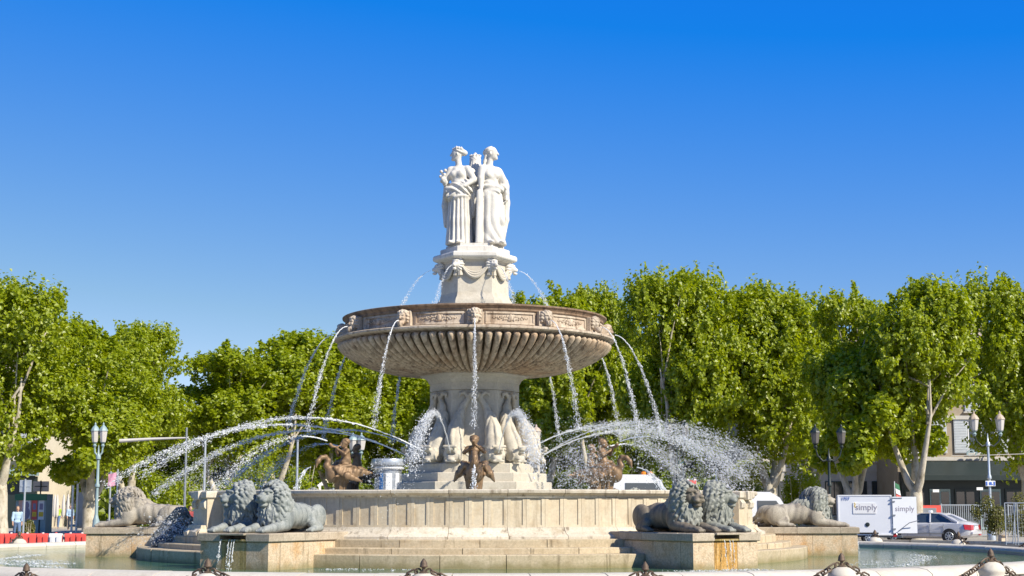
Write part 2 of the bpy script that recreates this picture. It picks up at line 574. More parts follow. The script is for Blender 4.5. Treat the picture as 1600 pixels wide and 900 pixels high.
sheet('water', (0.0, 7.6), 1.98, M['water_up'], 96)

# ------------------------------------------------------------------ outer pool: a ring of rim stones on a wall
pool = thing('outer_pool', 'wide round lower pool with a rounded pale stone rim around the fountain', 'pool basin')
wl = MB().sector([(16.0, -0.1), (16.5, -0.1), (16.5, 0.40), (16.0, 0.40)], 0, 360, 180, False)
put('pool_wall', wl.mesh('pool_wall', M['rim']), pool)
NR = 72
prof = [(15.72, 0.40), (15.70, 0.50), (15.74, 0.57), (15.82, 0.60), (16.2, 0.602), (16.42, 0.57), (16.55, 0.49), (16.58, 0.40)]
da = 360 / NR
rim_me = MB().sector(prof, -da / 2 + 0.035, da / 2 - 0.035, 5).mesh('rim_stone', M['rim'], 40)
for k in range(NR):
    o = put('rim_stone', rim_me, pool, rz=R_(k * da + 1.1))
    o.location.z = random.uniform(-0.006, 0.004)

# ------------------------------------------------------------------ middle basin wall
HEX0 = 1.0
basin = thing('middle_basin', 'circular cream stone basin wall with panels, coping and steps below the fountain', 'basin')
core = MB().sector([(7.40, 0.1), (7.84, 0.1), (7.84, 2.03), (7.40, 2.03)], 0, 360, 144, False)
put('wall_core', core.mesh('wall_core', M['wall'], 40), basin)
cop = [(7.42, 2.035), (7.93, 2.035), (7.955, 2.075), (8.0, 2.09), (8.06, 2.13), (8.07, 2.19), (8.04, 2.215), (7.42, 2.218)]
cop_me = MB().sector(cop, -4.95, 4.95, 8).mesh('coping_stone', M['coping'], 35)
for k in range(36):
    put('coping_stone', cop_me, basin, rz=R_(k * 10 + 0.7), loc=(0, 0, random.uniform(-0.006, 0.006)))
w2 = 10 / 6
def panel_block():
    b = MB()
    z0, z1 = 1.325, 2.03
    e = 0.02
    a, f = w2 - e, w2 * 0.62
    b.sector([(7.80, z0), (7.908, z0), (7.908, z1), (7.80, z1)], -a, -f, 2)
    b.sector([(7.80, z0), (7.908, z0), (7.908, z1), (7.80, z1)], f, a, 2)
    b.sector([(7.80, z0), (7.908, z0), (7.908, z0 + 0.05), (7.80, z0 + 0.05)], -f, f, 2, False)
    b.sector([(7.80, z1 - 0.03), (7.908, z1 - 0.03), (7.908, z1), (7.80, z1)], -f, f, 2, False)
    b.sector([(7.80, z0 + 0.05), (7.885, z0 + 0.05), (7.885, z1 - 0.03), (7.80, z1 - 0.03)], -f, f, 2)
    return b
pan_me = panel_block().mesh('wall_panel', M['wall'], 30)
for k in range(108):
    put('wall_panel', pan_me, basin, rz=R_(k * 10 / 3 - 1 / 3 * 10 + 0.7 + 10 / 3))
base = [(7.6, 1.02), (8.26, 1.02), (8.26, 1.10), (8.22, 1.13), (8.1, 1.17), (8.0, 1.25), (7.975, 1.29), (7.965, 1.322), (7.6, 1.322)]
base_me = MB().sector(base, -4.96, 4.96, 8).mesh('base_moulding', M['coping'], 35)
for k in range(36):
    put('base_moulding', base_me, basin, rz=R_(k * 10 + 0.7), loc=(0, 0, random.uniform(-0.003, 0.003)))
for tier, (r1, z0, z1, nst) in enumerate(((8.55, 0.86, 1.048, 4), (8.95, 0.715, 0.862, 5), (9.4, 0.05, 0.722, 5))):
    r0 = r1 - 0.75
    for sg in range(6):
        c = sg * 60 + HEX0
        half = (25.2, 25.8, 26.6)[tier]
        cuts = [c - half + 2 * half * k / nst + (random.uniform(-2.5, 2.5) if 0 < k < nst else 0) for k in range(nst + 1)]
        for k in range(nst):
            gap = 0.05
            dr = random.uniform(-0.012, 0.012)
            pr = [(r0, z0), (r1 + dr, z0), (r1 + dr, z1 - 0.02), (r1 + dr - 0.02, z1), (r0, z1 + 0.002 * k)]
            w = cuts[k + 1] - cuts[k]
            me = MB().sector(pr, -w / 2 + gap, w / 2 - gap, 6).mesh('step_stone', M['step'], 35)
            put('step_stone', me, basin, rz=R_((cuts[k] + cuts[k + 1]) / 2))
# piers with scroll consoles, between the lion pedestals
def scroll_profile(x0, x1, b):
    """S-shaped console in the y-z plane, outward is -y"""
    pts = [(-8.32, 1.98), (-8.50, 2.0), (-8.58, 1.9), (-8.56, 1.78), (-8.46, 1.70), (-8.40, 1.55), (-8.42, 1.42), (-8.52, 1.32), (-8.68, 1.24), (-8.78, 1.16), (-8.76, 1.07), (-8.6, 1.04), (-8.3, 1.04)]
    n = len(pts)
    P = [(x0, y + 0.2, z) for y, z in pts] + [(x1, y + 0.2, z) for y, z in pts]
    F = [(i, (i + 1) % n, n + (i + 1) % n, n + i) for i in range(n)] + [tuple(range(n - 1, -1, -1)), tuple(range(n, 2 * n))]
    b.add(P, F)
pier = MB()
pier.box((0, -8.0, 1.60), (0.95, 0.6, 0.84))
pier.lathe([(0.74, 0), (0.74, 0.14), (0.66, 0.2), (0.62, 0.3)], 4, rot=pi / 4, c=(0, -8.0, 1.03))
pier_me = pier.mesh('pier_block', M['wall'])
pc = MB(); pc.bbox((0, -7.97, 2.105), (1.06, 0.78, 0.19), 0.03); pc.bbox((0, -8.33, 2.09), (0.3, 0.2, 0.24), 0.02)
pc_me = pc.mesh('pier_cap', M['coping'])
sc_ = MB()
for x0 in (-0.44, -0.30, 0.16, 0.30):
    scroll_profile(x0, x0 + 0.13, sc_)
scb_me = sc_.mesh('scroll_console', M['coping'], 35)
for k in range(6):
    a = R_(60 * k + (-1.3 if k in (1, 2) else 1.3))
    if k == 0 or k == 3: continue
    put('pier_block', pier_me, basin, rz=a)
    put('pier_cap', pc_me, basin, rz=a)
    put('scroll_console', scb_me, basin, rz=a)

# ------------------------------------------------------------------ lion pedestals
def rust_mat():
    m, nt, b = node_mat('orange_flecked_granite')
    v = coords(nt)
    n1 = noise(nt, v, 1.5, 6, 0.65)
    r = ramp(nt, [(0.3, (0.54, 0.38, 0.22)), (0.5, (0.62, 0.49, 0.34)), (0.68, (0.53, 0.31, 0.13))]); nt.links.new(n1, r.inputs[0])
    n2 = noise(nt, v, 26, 4, 0.7)
    sp = ramp(nt, [(0.36, 0.62), (0.6, 1.0)]); nt.links.new(n2, sp.inputs[0])
    out = mixc(nt, 1.0, r.outputs[0], sp.outputs[0], 'MULTIPLY')
    vs = coords(nt, (4.5, 4.5, 0.45))
    st = ramp(nt, [(0.56, 0.0), (0.72, 0.8)]); nt.links.new(noise(nt, vs, 1.2, 5, 0.7), st.inputs[0])
    out = tide_line(nt, mixc(nt, st.outputs[0], out, (0.13, 0.09, 0.035)))
    nt.links.new(out, b.inputs['Base Color']); b.inputs['Roughness'].default_value = 0.75
    bump(nt, b, n2, 0.35, 0.012)
    return m
M['granite'] = rust_mat()
# the drip-stained stone under the spout: rust and moss run down from the slot
def drip_mat(name, c_run, c_side):
    m, nt, b = node_mat(name)
    v = coords(nt)
    n1 = noise(nt, coords(nt, (7, 7, 0.7)), 1.4, 6, 0.7)
    r = ramp(nt, [(0.34, c_side), (0.5, c_run), (0.66, tuple(x * 0.35 for x in c_run))]); nt.links.new(n1, r.inputs[0])
    sp = ramp(nt, [(0.36, 0.6), (0.6, 1.0)]); n2 = noise(nt, v, 24, 4, 0.7); nt.links.new(n2, sp.inputs[0])
    nt.links.new(mixc(nt, 1.0, r.outputs[0], sp.outputs[0], 'MULTIPLY'), b.inputs['Base Color'])
    b.inputs['Roughness'].default_value = 0.45
    bump(nt, b, n2, 0.4, 0.015)
    return m
M['slab'] = stone_mat('weathered_slab_stone', (0.40, 0.33, 0.245), (0.50, 0.425, 0.325), (0.30, 0.235, 0.165), sc=1.8, streak=0.6, speck=0.3, vary=0.15, dark=(0.14, 0.11, 0.08))
M['drip'] = drip_mat('rust_run_stone', (0.60, 0.33, 0.08), (0.62, 0.52, 0.36))
M['drip_moss'] = drip_mat('moss_run_stone', (0.36, 0.27, 0.09), (0.50, 0.38, 0.2))
PZ0, PZ1, PZ2, PW, PR0 = 0.05, 1.03, 1.22, 1.9, 7.9
def lion_pedestal(th, label, drip, PR1):
    p = thing('lion_pedestal', label, 'pedestal', (0, 0, 0), R_(th), 'stone pedestals of the lion pairs')
    h, zc = PZ1 - PZ0 - 0.008, (PZ0 + PZ1) / 2
    D = PR1 - PR0
    # rear body in three stones a side, then three front stones
    for i in range(3):
        y0 = PR0 + (D - 0.45) * i / 3
        l = (D - 0.45) / 3
        b = MB().bbox((0, -(y0 + l / 2), zc), (PW - random.uniform(0, 0.012), l - 0.008, h), 0.012)
        put('block_stone', b.mesh('block_stone', M['granite']), p)
    for x0, x1, mt in ((-0.95, -0.34, 'granite'), (-0.34, 0.34, drip), (0.34, 0.95, 'granite')):
        b = MB().bbox(((x0 + x1) / 2, -(PR1 - 0.225), zc), (x1 - x0 - 0.008, 0.45 - random.uniform(0.0, 0.01), h), 0.012)
        put('block_stone', b.mesh('block_stone', M[mt]), p)
    zs, hs = (PZ1 + PZ2) / 2, PZ2 - PZ1
    o = 0.05
    for i in range(2):
        y0 = PR0 + (D - 0.5) * i / 2; l = (D - 0.5) / 2
        b = MB().bbox((0, -(y0 + l / 2), zs), (PW + 2 * o, l - 0.006, hs), 0.02)
        put('slab_stone', b.mesh('slab_stone', M['slab']), p)
    for x0, x1 in ((-0.95 - o, -0.36), (0.36, 0.95 + o)):
        b = MB().bbox(((x0 + x1) / 2, -(PR1 - 0.25 + o / 2), zs), (x1 - x0 - 0.004, 0.5 + o, hs), 0.02)
        put('slab_stone', b.mesh('slab_stone', M['slab']), p)
    b = MB().bbox((0, -(PR1 - 0.25 + 0.07), PZ2 - 0.022), (0.71, 0.62, 0.05), 0.01)
    put('spout_cover', b.mesh('spout_cover', M['slab']), p)
    b = MB().bbox((0, -(PR1 - 0.25 + 0.03), PZ1 + 0.03), (0.70, 0.54, 0.05), 0.012)
    put('spout_lip', b.mesh('spout_lip', M['drip_moss']), p)
    return p
LION_TH = [30 + HEX0, 90 + HEX0 * .3, 150, -150, -90 - HEX0 * .3, -30 + HEX0]
PED = ['granite pedestal with orange rust run, under the two front lions on the right',
       'stone pedestal under the lions at the right end of the fountain',
       'stone pedestal hidden at the back right of the basin wall',
       'stone pedestal hidden at the back left of the basin wall',
       'stone pedestal under the lions at the left end of the fountain',
       'granite pedestal with thin water fall and dark moss run under the front left lions']
for th, lb, dr in zip(LION_TH, PED, ('drip', 'granite', 'granite', 'granite', 'granite', 'drip_moss')):
    lion_pedestal(th, lb, dr, 10.85 if abs(abs(th) - 90) < 5 else 11.1)
# ------------------------------------------------------------------ the stone fountain: hexagonal base, shaft, bowl, top pedestal
ft = thing('stone_fountain', 'tall stone fountain with hexagonal shaft and wide fluted bowl on top', 'fountain')
HV = R_(30)        # hexagon with a flat side to the front
def hexa(name, prof, mat, rot=0.0, smooth=25, parent=None):
    return put(name, MB().lathe(prof, 6, HV + rot).mesh(name, mat, smooth), parent or ft)
def hex_tier(name, R, z0, z1, mat):
    """a hexagonal course cut in six mitred stones, each a part"""
    a = R * cos(pi / 6)
    ri = R * 0.55
    for k in range(6):
        t0, t1 = R_(-30) + 0.002, R_(30) - 0.002
        P = []
        for z, s_ in ((z0, 1.0), (z1 - 0.02, 1.0), (z1, 0.99)):
            for rr, t in ((ri, t0), (ri, t1), (R * s_, t1), (R * s_, t0)):
                P.append((rr * sin(t), -rr * cos(t), z))
        F = [(0, 1, 2, 3)[::1], (8, 11, 10, 9)]
        for l in range(2):
            for i in range(4):
                j = (i + 1) % 4
                F.append((l * 4 + i, l * 4 + 4 + i, l * 4 + 4 + j, l * 4 + j))
        b = MB().add(P, F)
        put(name, b.mesh(name, mat), ft, rz=R_(60 * k + 1.0))
hexa('base_core', [(1.2, 1.4), (1.2, 3.45)], M['pale'])
hex_tier('base_stone', 2.24, 1.4, 2.49, M['pale'])
hex_tier('base_stone', 2.09, 2.492, 2.74, M['pale'])
hex_tier('base_stone', 1.90, 2.742, 3.0, M['pale'])
hexa('pedestal_die', [(1.66, 3.0), (1.64, 3.30), (1.70, 3.34), (1.74, 3.38), (1.70, 3.42), (1.58, 3.46)], M['pale'])
hexa('shaft', [(1.46, 3.44), (1.37, 3.62), (1.32, 3.9), (1.30, 4.3), (1.29, 4.7), (1.29, 5.07)], M['pale'])
hexa('shaft_joint', [(1.25, 5.07), (1.25, 5.095)], M['step'])
hexa('shaft_capital', [(1.30, 5.09), (1.295, 5.30), (1.33, 5.33), (1.34, 5.36), (1.36, 5.40), (1.42, 5.45), (1.50, 5.49), (1.55, 5.51), (1.59, 5.53), (1.585, 5.60), (1.55, 5.63)], M['pale'])

# bowl: 96 convex lobes, sharp valleys, running in to the shaft
prof = [(1.2, 5.555), (1.6, 5.57), (2.0, 5.60), (2.5, 5.66), (2.85, 5.74), (3.15, 5.83), (3.4, 5.94), (3.6, 6.05), (3.76, 6.16), (3.87, 6.25), (3.94, 6.33), (3.965, 6.38), (3.93, 6.43), (3.80, 6.462)]
amp = [0.0, 0.09, 0.15, 0.19, 0.215, 0.23, 0.24, 0.25, 0.255, 0.255, 0.25, 0.24, 0.18, 0.0]
NL, SUB = 96, 16
P, F = [], []
na = NL * SUB
for j, ((r0, z0), a_) in enumerate(zip(prof, amp)):
    q0, q1 = prof[max(j - 1, 0)], prof[min(j + 1, len(prof) - 1)]
    tx, tz = q1[0] - q0[0], q1[1] - q0[1]
    l = math.hypot(tx, tz); nx, nz = tz / l, -tx / l
    for i in range(na):
        t = 2 * pi * i / na
        ph_ = abs(((i % SUB) / SUB) * 2 - 1); w = -0.9 if ph_ > 0.80 else 0.12 + 0.0 - 0.62 * (1 - math.sqrt(max(0.0, 1 - (ph_ / 0.80) ** 2)))
        rr, zz = r0 + nx * a_ * w, z0 + nz * a_ * w
        P.append((rr * sin(t), -rr * cos(t), zz))
for j in range(len(prof) - 1):
    for i in range(na):
        k = (i + 1) % na
        F.append((j * na + i, j * na + k, (j + 1) * na + k, (j + 1) * na + i))
bowl_me = np_mesh('bowl', P, F, M['bowl'], True)
# the valleys between the lobes take a darker brown on the bowl's outer part
M['groove_dark'] = stone_mat('dark_flute_stone', (0.10, 0.075, 0.045), (0.15, 0.11, 0.07), (0.07, 0.065, 0.04), sc=2, streak=0.4, speck=0.3, vary=0)
bowl_me.materials.append(M['groove_dark'])
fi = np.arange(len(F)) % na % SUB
in_groove = ((fi < 2) | (fi >= SUB - 2)) & (np.arange(len(F)) // na > 4)
bowl_me.polygons.foreach_set('material_index', in_groove.astype(np.int32))
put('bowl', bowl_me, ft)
ring = [(3.60, 6.455), (3.80, 6.465), (3.84, 6.50), (4.02, 6.515), (4.075, 6.54), (4.08, 6.585), (4.02, 6.61), (3.9, 6.63), (3.60, 6.64)]
put('bowl_moulding', MB().sector(ring, 0, 360, 192, False).mesh('bowl_moulding', M['fascia'], 40), ft)
ring = [(3.45, 6.62), (3.72, 6.62), (3.72, 7.035), (3.45, 7.035)]
put('fascia_core', MB().sector(ring, 0, 360, 192, False).mesh('fascia_core', M['fascia'], 40), ft)
ring = [(3.4, 7.03), (3.755, 7.03), (3.77, 7.055), (3.765, 7.08), (3.78, 7.10), (3.81, 7.14), (3.85, 7.165), (3.855, 7.20), (3.82, 7.215), (3.5, 7.215), (3.42, 7.15)]
put('bowl_lip', MB().sector(ring, 0, 360, 192, False).mesh('bowl_lip', M['lip'], 40), ft)
dk = MB().lathe([(3.46, 7.04), (3.46, 7.05)], 96)
put('bowl_water', dk.mesh('bowl_water', M['water_up'], 30), ft)
def fascia_panel():
    b = MB()
    z0, z1, A = 6.665, 7.0, 10.6
    def fr(za, zb, a0, a1, r, n): b.sector([(3.70, za), (r, za), (r - 0.008, zb - .0), (3.70, zb)], a0, a1, n)
    fr(z0, z0 + 0.05, -A, A, 3.755, 12); fr(z1 - 0.05, z1, -A, A, 3.755, 12)
    fr(z0 + 0.05, z1 - 0.05, -A, -A + 0.7, 3.755, 2); fr(z0 + 0.05, z1 - 0.05, A - 0.7, A, 3.755, 2)
    fr(z0 + 0.05, z1 - 0.05, -A + 0.7, A - 0.7, 3.728, 10)
    rnd = random.Random(3)
    for s_ in (-1, 1):
        for i in range(11):
            a = s_ * (0.4 + i * 0.72)
            zz = 6.835 + 0.05 * sin(i * 1.9) * (1 - i / 13)
            q = pol(3.73, a, zz)
            sz = 0.055 * (1 - i / 14)
            b.ball(q, (sz, 0.022, sz * (0.7 + 0.5 * rnd.random())), 7, 4)
            if i < 8: b.ball(pol(3.74, a + 0.3, 6.835 - (zz - 6.835) * 1.3), (sz * 0.6, 0.025, sz * 0.6), 6, 4)
    b.ball(pol(3.74, 0, 6.84), (0.075, 0.04, 0.10), 8, 5)
    return b.mesh('fascia_panel', M['fascia'], 40)
fp_me = fascia_panel()
for k in range(12):
    put('fascia_panel', fp_me, ft, rz=R_(15 + 30 * k))

# carved face masks on the bowl, and the lion heads on the top pedestal
def mask_mesh():
    s = SDF((-0.3, -0.38, -0.34), (0.3, 0.12, 0.34), 0.016)
    s.ell((0, -0.06, 0), (0.15, 0.17, 0.22), 0.05)
    s.ell((0, -0.05, 0.16), (0.19, 0.16, 0.12), 0.04, disp=lambda X, Y, Z: 0.018 * np.sin(X * 60) * np.cos(Z * 30))
    for sx in (-1, 1):
        s.ell((sx * 0.17, -0.02, 0.03), (0.06, 0.10, 0.20), 0.03, disp=lambda X, Y, Z: 0.014 * np.sin(Z * 55 + X * 20))
        s.ell((sx * 0.065, -0.215, 0.055), (0.034, 0.03, 0.022), 0.02, sub=True)
        s.cone((sx * 0.03, -0.22, 0.085), (sx * 0.11, -0.18, 0.09), 0.022, 0.018, 0.02)
        s.ell((sx * 0.075, -0.18, -0.02), (0.05, 0.04, 0.04), 0.03)
    s.cone((0, -0.22, 0.07), (0, -0.25, -0.02), 0.022, 0.036, 0.02)
    s.ell((0, -0.2, -0.19), (0.10, 0.10, 0.11), 0.04, disp=lambda X, Y, Z: 0.012 * np.sin(X * 70))
    s.ell((0, -0.245, -0.09), (0.05, 0.06, 0.03), 0.015, sub=True)
    return s.mesh('face_mask', M['fascia'])
mk_me = mask_mesh()
bk = MB().bbox((0, -3.79, 6.84), (0.42, 0.12, 0.42), 0.02)
bk_me = bk.mesh('mask_block', M['fascia'])
for k in range(12):
    mo = put('face_mask', mk_me, ft, loc=pol(3.84, 30 * k, 6.86), rz=R_(30 * k), scale=(0.82, 0.82, 0.82))
    put('mask_block', bk_me, mo, loc=(0, 3.84 / 0.82, -6.86 / 0.82), scale=(1 / 0.82,) * 3)

# top pedestal
hexa('top_base', [(1.12, 6.9), (1.12, 7.64), (1.09, 7.72), (1.03, 7.80), (0.995, 7.92)], M['pale'])
hexa('top_die', [(0.99, 7.915), (0.985, 8.2), (0.98, 8.55), (0.97, 8.80), (1.0, 8.84), (1.03, 8.87)], M['pale'])
hexa('top_cornice', [(1.05, 8.865), (1.16, 8.90), (1.22, 8.93), (1.24, 8.96), (1.24, 9.04), (1.20, 9.085), (1.02, 9.10)], M['marble'])
hexa('statue_plinth', [(1.02, 9.095), (1.02, 9.25), (0.99, 9.27)], M['marble'])
hexa('statue_plinth', [(0.86, 9.265), (0.85, 9.37)], M['marble'])
def lion_head_mesh():
    s = SDF((-0.32, -0.42, -0.36), (0.32, 0.16, 0.34), 0.017)
    s.ell((0, 0, 0.02), (0.24, 0.16, 0.27), 0.04, disp=lambda X, Y, Z: 0.022 * np.sin(14 * np.arctan2(X, Z)))
    s.ell((0, -0.12, 0.04), (0.15, 0.16, 0.16), 0.04)
    s.cone((0, -0.2, 0.02), (0, -0.30, -0.03), 0.10, 0.075, 0.04)
    s.ell((0, -0.34, -0.01), (0.04, 0.03, 0.03), 0.02)
    s.ell((0, -0.27, -0.15), (0.07, 0.09, 0.05), 0.03)
    s.ell((0, -0.33, -0.09), (0.05, 0.08, 0.022), 0.012, sub=True)
    for sx in (-1, 1):
        s.ell((sx * 0.08, -0.245, 0.085), (0.03, 0.03, 0.022), 0.015, sub=True)
        s.ell((sx * 0.15, -0.05, 0.19), (0.05, 0.04, 0.06), 0.02)
        s.cone((sx * 0.03, -0.25, 0.13), (sx * 0.12, -0.2, 0.13), 0.025, 0.02, 0.02)
    return s.mesh('lion_mask', M['marble'])
lm_me = lion_head_mesh()
def garland():
    b = MB()
    for dy, dz, r in ((-0.02, 0, 0.05), (-0.045, -0.09, 0.04), (-0.02, 0.09, 0.036)):
        pts = []
        for i in range(13):
            u = -1 + i / 6
            pts.append((u * 0.40, -0.885 + dy - 0.02 * (1 - u * u), 8.74 - (0.33 + dz * -0.8) * (1 - u * u) ** 0.9))
        b.tube(pts, [r * (0.7 + 0.5 * (1 - abs(-1 + i / 6))) for i in range(13)], 7)
    for sx in (-1, 1):
        b.tube([(sx * 0.42, -0.88, 8.74), (sx * 0.43, -0.88, 8.55), (sx * 0.42, -0.88, 8.40)], [0.045, 0.06, 0.085], 6)
    return b.mesh('garland', M['pale'], 50)
ga_me = garland()
for k in range(6):
    put('lion_mask', lm_me, ft, loc=pol(0.97, 30 + 60 * k, 8.70), rz=R_(30 + 60 * k), scale=(0.78, 0.78, 0.85))
    put('garland', ga_me, ft, rz=R_(60 * k))
# ------------------------------------------------------------------ carved dolphins round the shaft
def dolphin_mesh():
    """head down with its mouth outward (-y), body climbing the shaft, tail fluke at the top leaning to +x"""
    s = SDF((-0.45, -2.35, 2.85), (0.68, -1.0, 5.12), 0.022)
    s.chain([(0, -1.86, 3.3), (-0.03, -1.74, 3.62), (-0.05, -1.60, 3.95), (0.0, -1.47, 4.3), (0.10, -1.38, 4.6), (0.22, -1.34, 4.8)],
            [0.25, 0.26, 0.22, 0.145, 0.09, 0.065], 0.05, disp=lambda X, Y, Z: 0.03 * (np.abs(np.sin(4 * np.arctan2(X + 0.03, -(Y + 1.45 + 0.25 * (Z - 3.9))))) - 0.6))
    # bulging head, scrolled gill, gaping fan lips
    s.ell((0, -1.93, 3.24), (0.24, 0.25, 0.23), 0.05)
    s.cone((0, -1.98, 3.30), (0, -2.16, 3.38), 0.17, 0.10, 0.04, flat=(1.25, 1, 0.62))      # upper lip, curled back at its edge
    s.cone((-0.17, -2.22, 3.45), (0.17, -2.22, 3.45), 0.042, 0.042, 0.03)
    s.cone((0, -1.97, 3.18), (0, -2.14, 3.10), 0.15, 0.085, 0.04, flat=(1.25, 1, 0.6))      # lower lip
    s.cone((-0.14, -2.17, 3.05), (0.14, -2.17, 3.05), 0.034, 0.034, 0.03)
    s.ell((0, -2.24, 3.25), (0.15, 0.2, 0.062), 0.02, sub=True)
    for sx in (-1, 1): s.cone((sx * 0.13, -1.98, 3.44), (sx * 0.24, -1.90, 3.40), 0.045, 0.03, 0.02)
    for sx in (-1, 1):
        for rr in (0.15, 0.085):                       # raised spiral of the gill
            pts = [(sx * 0.215, -1.90 + rr * cos(a), 3.22 + rr * sin(a)) for a in np.linspace(0, 2 * pi, 9)]
            s.chain(pts, [0.028] * 9, 0.012)
        s.ell((sx * 0.17, -2.03, 3.38), (0.05, 0.05, 0.04), 0.02)
        s.cone((sx * 0.2, -1.78, 3.35), (sx * 0.40, -1.72, 3.18), 0.07, 0.02, 0.03)
        s.cone((sx * 0.2, -1.74, 3.5), (sx * 0.36, -1.66, 3.42), 0.05, 0.02, 0.03)
    # crest along the back
    s.chain([(0, -2.02, 3.5), (-0.03, -1.98, 3.72), (-0.05, -1.82, 4.0), (0, -1.62, 4.3)], [0.055, 0.07, 0.06, 0.03], 0.012)
    # fluke
    s.chain([(0.22, -1.34, 4.78), (0.26, -1.34, 4.9), (0.40, -1.35, 5.0), (0.54, -1.36, 4.95), (0.52, -1.38, 4.84)], [0.06, 0.065, 0.06, 0.05, 0.03], 0.02)
    s.chain([(0.24, -1.34, 4.88), (0.12, -1.35, 5.0), (0.0, -1.37, 4.97), (-0.02, -1.39, 4.88)], [0.06, 0.055, 0.045, 0.03], 0.02)
    return s.mesh('dolphin', M['pale'], xf=lambda V: V + np.array((0, 0.13, 0)))
dol_me = dolphin_mesh()
dol_mi = mirror_x(dol_me, 'dolphin_mirrored')
DOL = []
for k in range(6):
    for sg in (-1, 1):
        th = 30 + 60 * k + sg * 11
        put('dolphin', dol_me if sg > 0 else dol_mi, ft, rz=R_(th))
        c_ = 30 + 60 * k
        DOL.append((th, {0: (9, 74), 1: (79, 101), 2: (124, 171), 3: (189, 236), 4: (259, 281), 5: (286, 351)}[k][0 if sg < 0 else 1]))

# ------------------------------------------------------------------ marble statues on top
def pleat(cx, cy, n, a, ph=0.0, tw=1.5):
    return lambda X, Y, Z: a * (np.abs(np.sin(n * np.arctan2(X - cx, -(Y - cy)) / 2 + ph + 0.35 * np.sin(Z * tw))) - 0.55)
def swag(ax, az, fr, a, ph=0.0):
    return lambda X, Y, Z: a * np.sin(fr * (ax * X + az * Z + 0.9 * X * X) + ph + 5 * Y)
def face(s, c, d, sc=1.0):
    """head at c looking along d (unit, horizontal)"""
    c = np.array(c); d = np.array(d); rt = np.array((-d[1], d[0], 0.0)); rz = atan2(d[0], -d[1])
    q = lambda f, r, u: c + sc * (d * f + rt * r + np.array((0, 0, u)))
    s.ell(c, (0.125 * sc, 0.155 * sc, 0.195 * sc), 0.03, rot=(0, 0, rz))
    s.ell(q(0.05, 0, -0.12), (0.085 * sc, 0.10 * sc, 0.09 * sc), 0.03, rot=(0, 0, rz))          # jaw
    s.cone(q(0.135, 0, 0.05), q(0.185, 0, -0.045), 0.018 * sc, 0.03 * sc, 0.015)                # nose
    s.cone(q(0.14, -0.04, -0.105), q(0.14, 0.04, -0.105), 0.018 * sc, 0.018 * sc, 0.012)        # lips
    s.ell(q(0.125, 0, -0.165), (0.045 * sc,) * 3, 0.03)                                         # chin
    for e in (-1, 1):
        s.ell(q(0.15, e * 0.055, 0.02), (0.03 * sc, 0.03 * sc, 0.02 * sc), 0.02, sub=True)
        s.ell(q(0.125, e * 0.055, 0.015), (0.022 * sc,) * 3, 0.008)
        s.cone(q(0.14, e * 0.025, 0.06), q(0.115, e * 0.09, 0.06), 0.016 * sc, 0.012 * sc, 0.012)
        s.ell(q(-0.02, e * 0.125, -0.02), (0.03 * sc, 0.04 * sc, 0.05 * sc), 0.015)
def hand(s, wrist, d, curl, sc=1.0):
    """palm with four unequal fingers and a thumb"""
    w = np.array(wrist, float); d = np.array(d, float); d /= np.linalg.norm(d)
    c = np.array(curl, float); c -= d * (c @ d); c /= np.linalg.norm(c)
    r = np.cross(d, c)
    s.cone(w, w + d * 0.11 * sc, 0.045 * sc, 0.055 * sc, 0.03)
    for i, l in enumerate((0.10, 0.115, 0.11, 0.085)):
        p0 = w + d * 0.12 * sc + r * (i - 1.5) * 0.032 * sc
        p1 = p0 + d * l * 0.6 * sc + c * 0.02 * sc
        p2 = p1 + d * l * 0.4 * sc + c * 0.06 * sc
        s.chain([p0, p1, p2], [0.02 * sc, 0.018 * sc, 0.014 * sc], 0.008)
    t0 = w + d * 0.03 * sc + r * -0.05 * sc
    s.chain([t0, t0 + d * 0.06 * sc - r * 0.04 * sc, t0 + d * 0.12 * sc - r * 0.03 * sc + c * 0.03 * sc], [0.024 * sc, 0.02 * sc, 0.016 * sc], 0.01)
SH = 0.02
# --- left woman: profile to the left, hand on hip, cloth gathered round the hips
s = SDF((-0.72, -0.62, -0.02), (0.66, 0.55, 3.12), SH)
s.chain([(0, 0, 0.0), (0, 0, 0.7), (0.0, 0, 1.45)], [0.38, 0.33, 0.29], 0.05, disp=pleat(0, 0, 17, 0.075))
s.cone((0.03, 0, 1.45), (0, 0, 1.95), 0.27, 0.22, 0.06, disp=swag(0.3, 1, 22, 0.012))
s.ell((-0.02, -0.02, 2.08), (0.27, 0.2, 0.26), 0.06, disp=swag(1, 0.5, 26, 0.012))
s.cone((-0.22, 0, 2.27), (0.22, 0, 2.27), 0.10, 0.10, 0.08)
for sx in (-0.13, 0.09): s.ell((sx, -0.17, 2.1), (0.11, 0.09, 0.11), 0.05)
s.ell((0, -0.02, 1.62), (0.39, 0.31, 0.24), 0.05, disp=swag(0.55, 1, 30, 0.04))
s.ell((-0.08, -0.1, 1.42), (0.35, 0.26, 0.14), 0.05, disp=swag(-0.6, 1, 34, 0.035, 1.0))
s.cone((0.28, -0.1, 1.85), (-0.3, -0.16, 1.62), 0.10, 0.12, 0.05, disp=swag(0.5, 1, 40, 0.02))
s.chain([(-0.36, 0.02, 1.75), (-0.44, 0.02, 1.2), (-0.40, 0.04, 0.62)], [0.12, 0.10, 0.08], 0.04, disp=pleat(-0.4, 0, 9, 0.04))
s.chain([(0.30, 0.14, 2.2), (0.38, 0.16, 1.5), (0.33, 0.16, 0.9)], [0.12, 0.13, 0.08], 0.05, disp=pleat(0.35, 0.1, 9, 0.04))
s.chain([(-0.27, -0.02, 2.25), (-0.40, -0.08, 1.95), (-0.38, -0.25, 1.80)], [0.115, 0.095, 0.06], 0.04)
hand(s, (-0.38, -0.25, 1.80), (-0.1, -0.6, 0.6), (0, 0.5, 0.8))
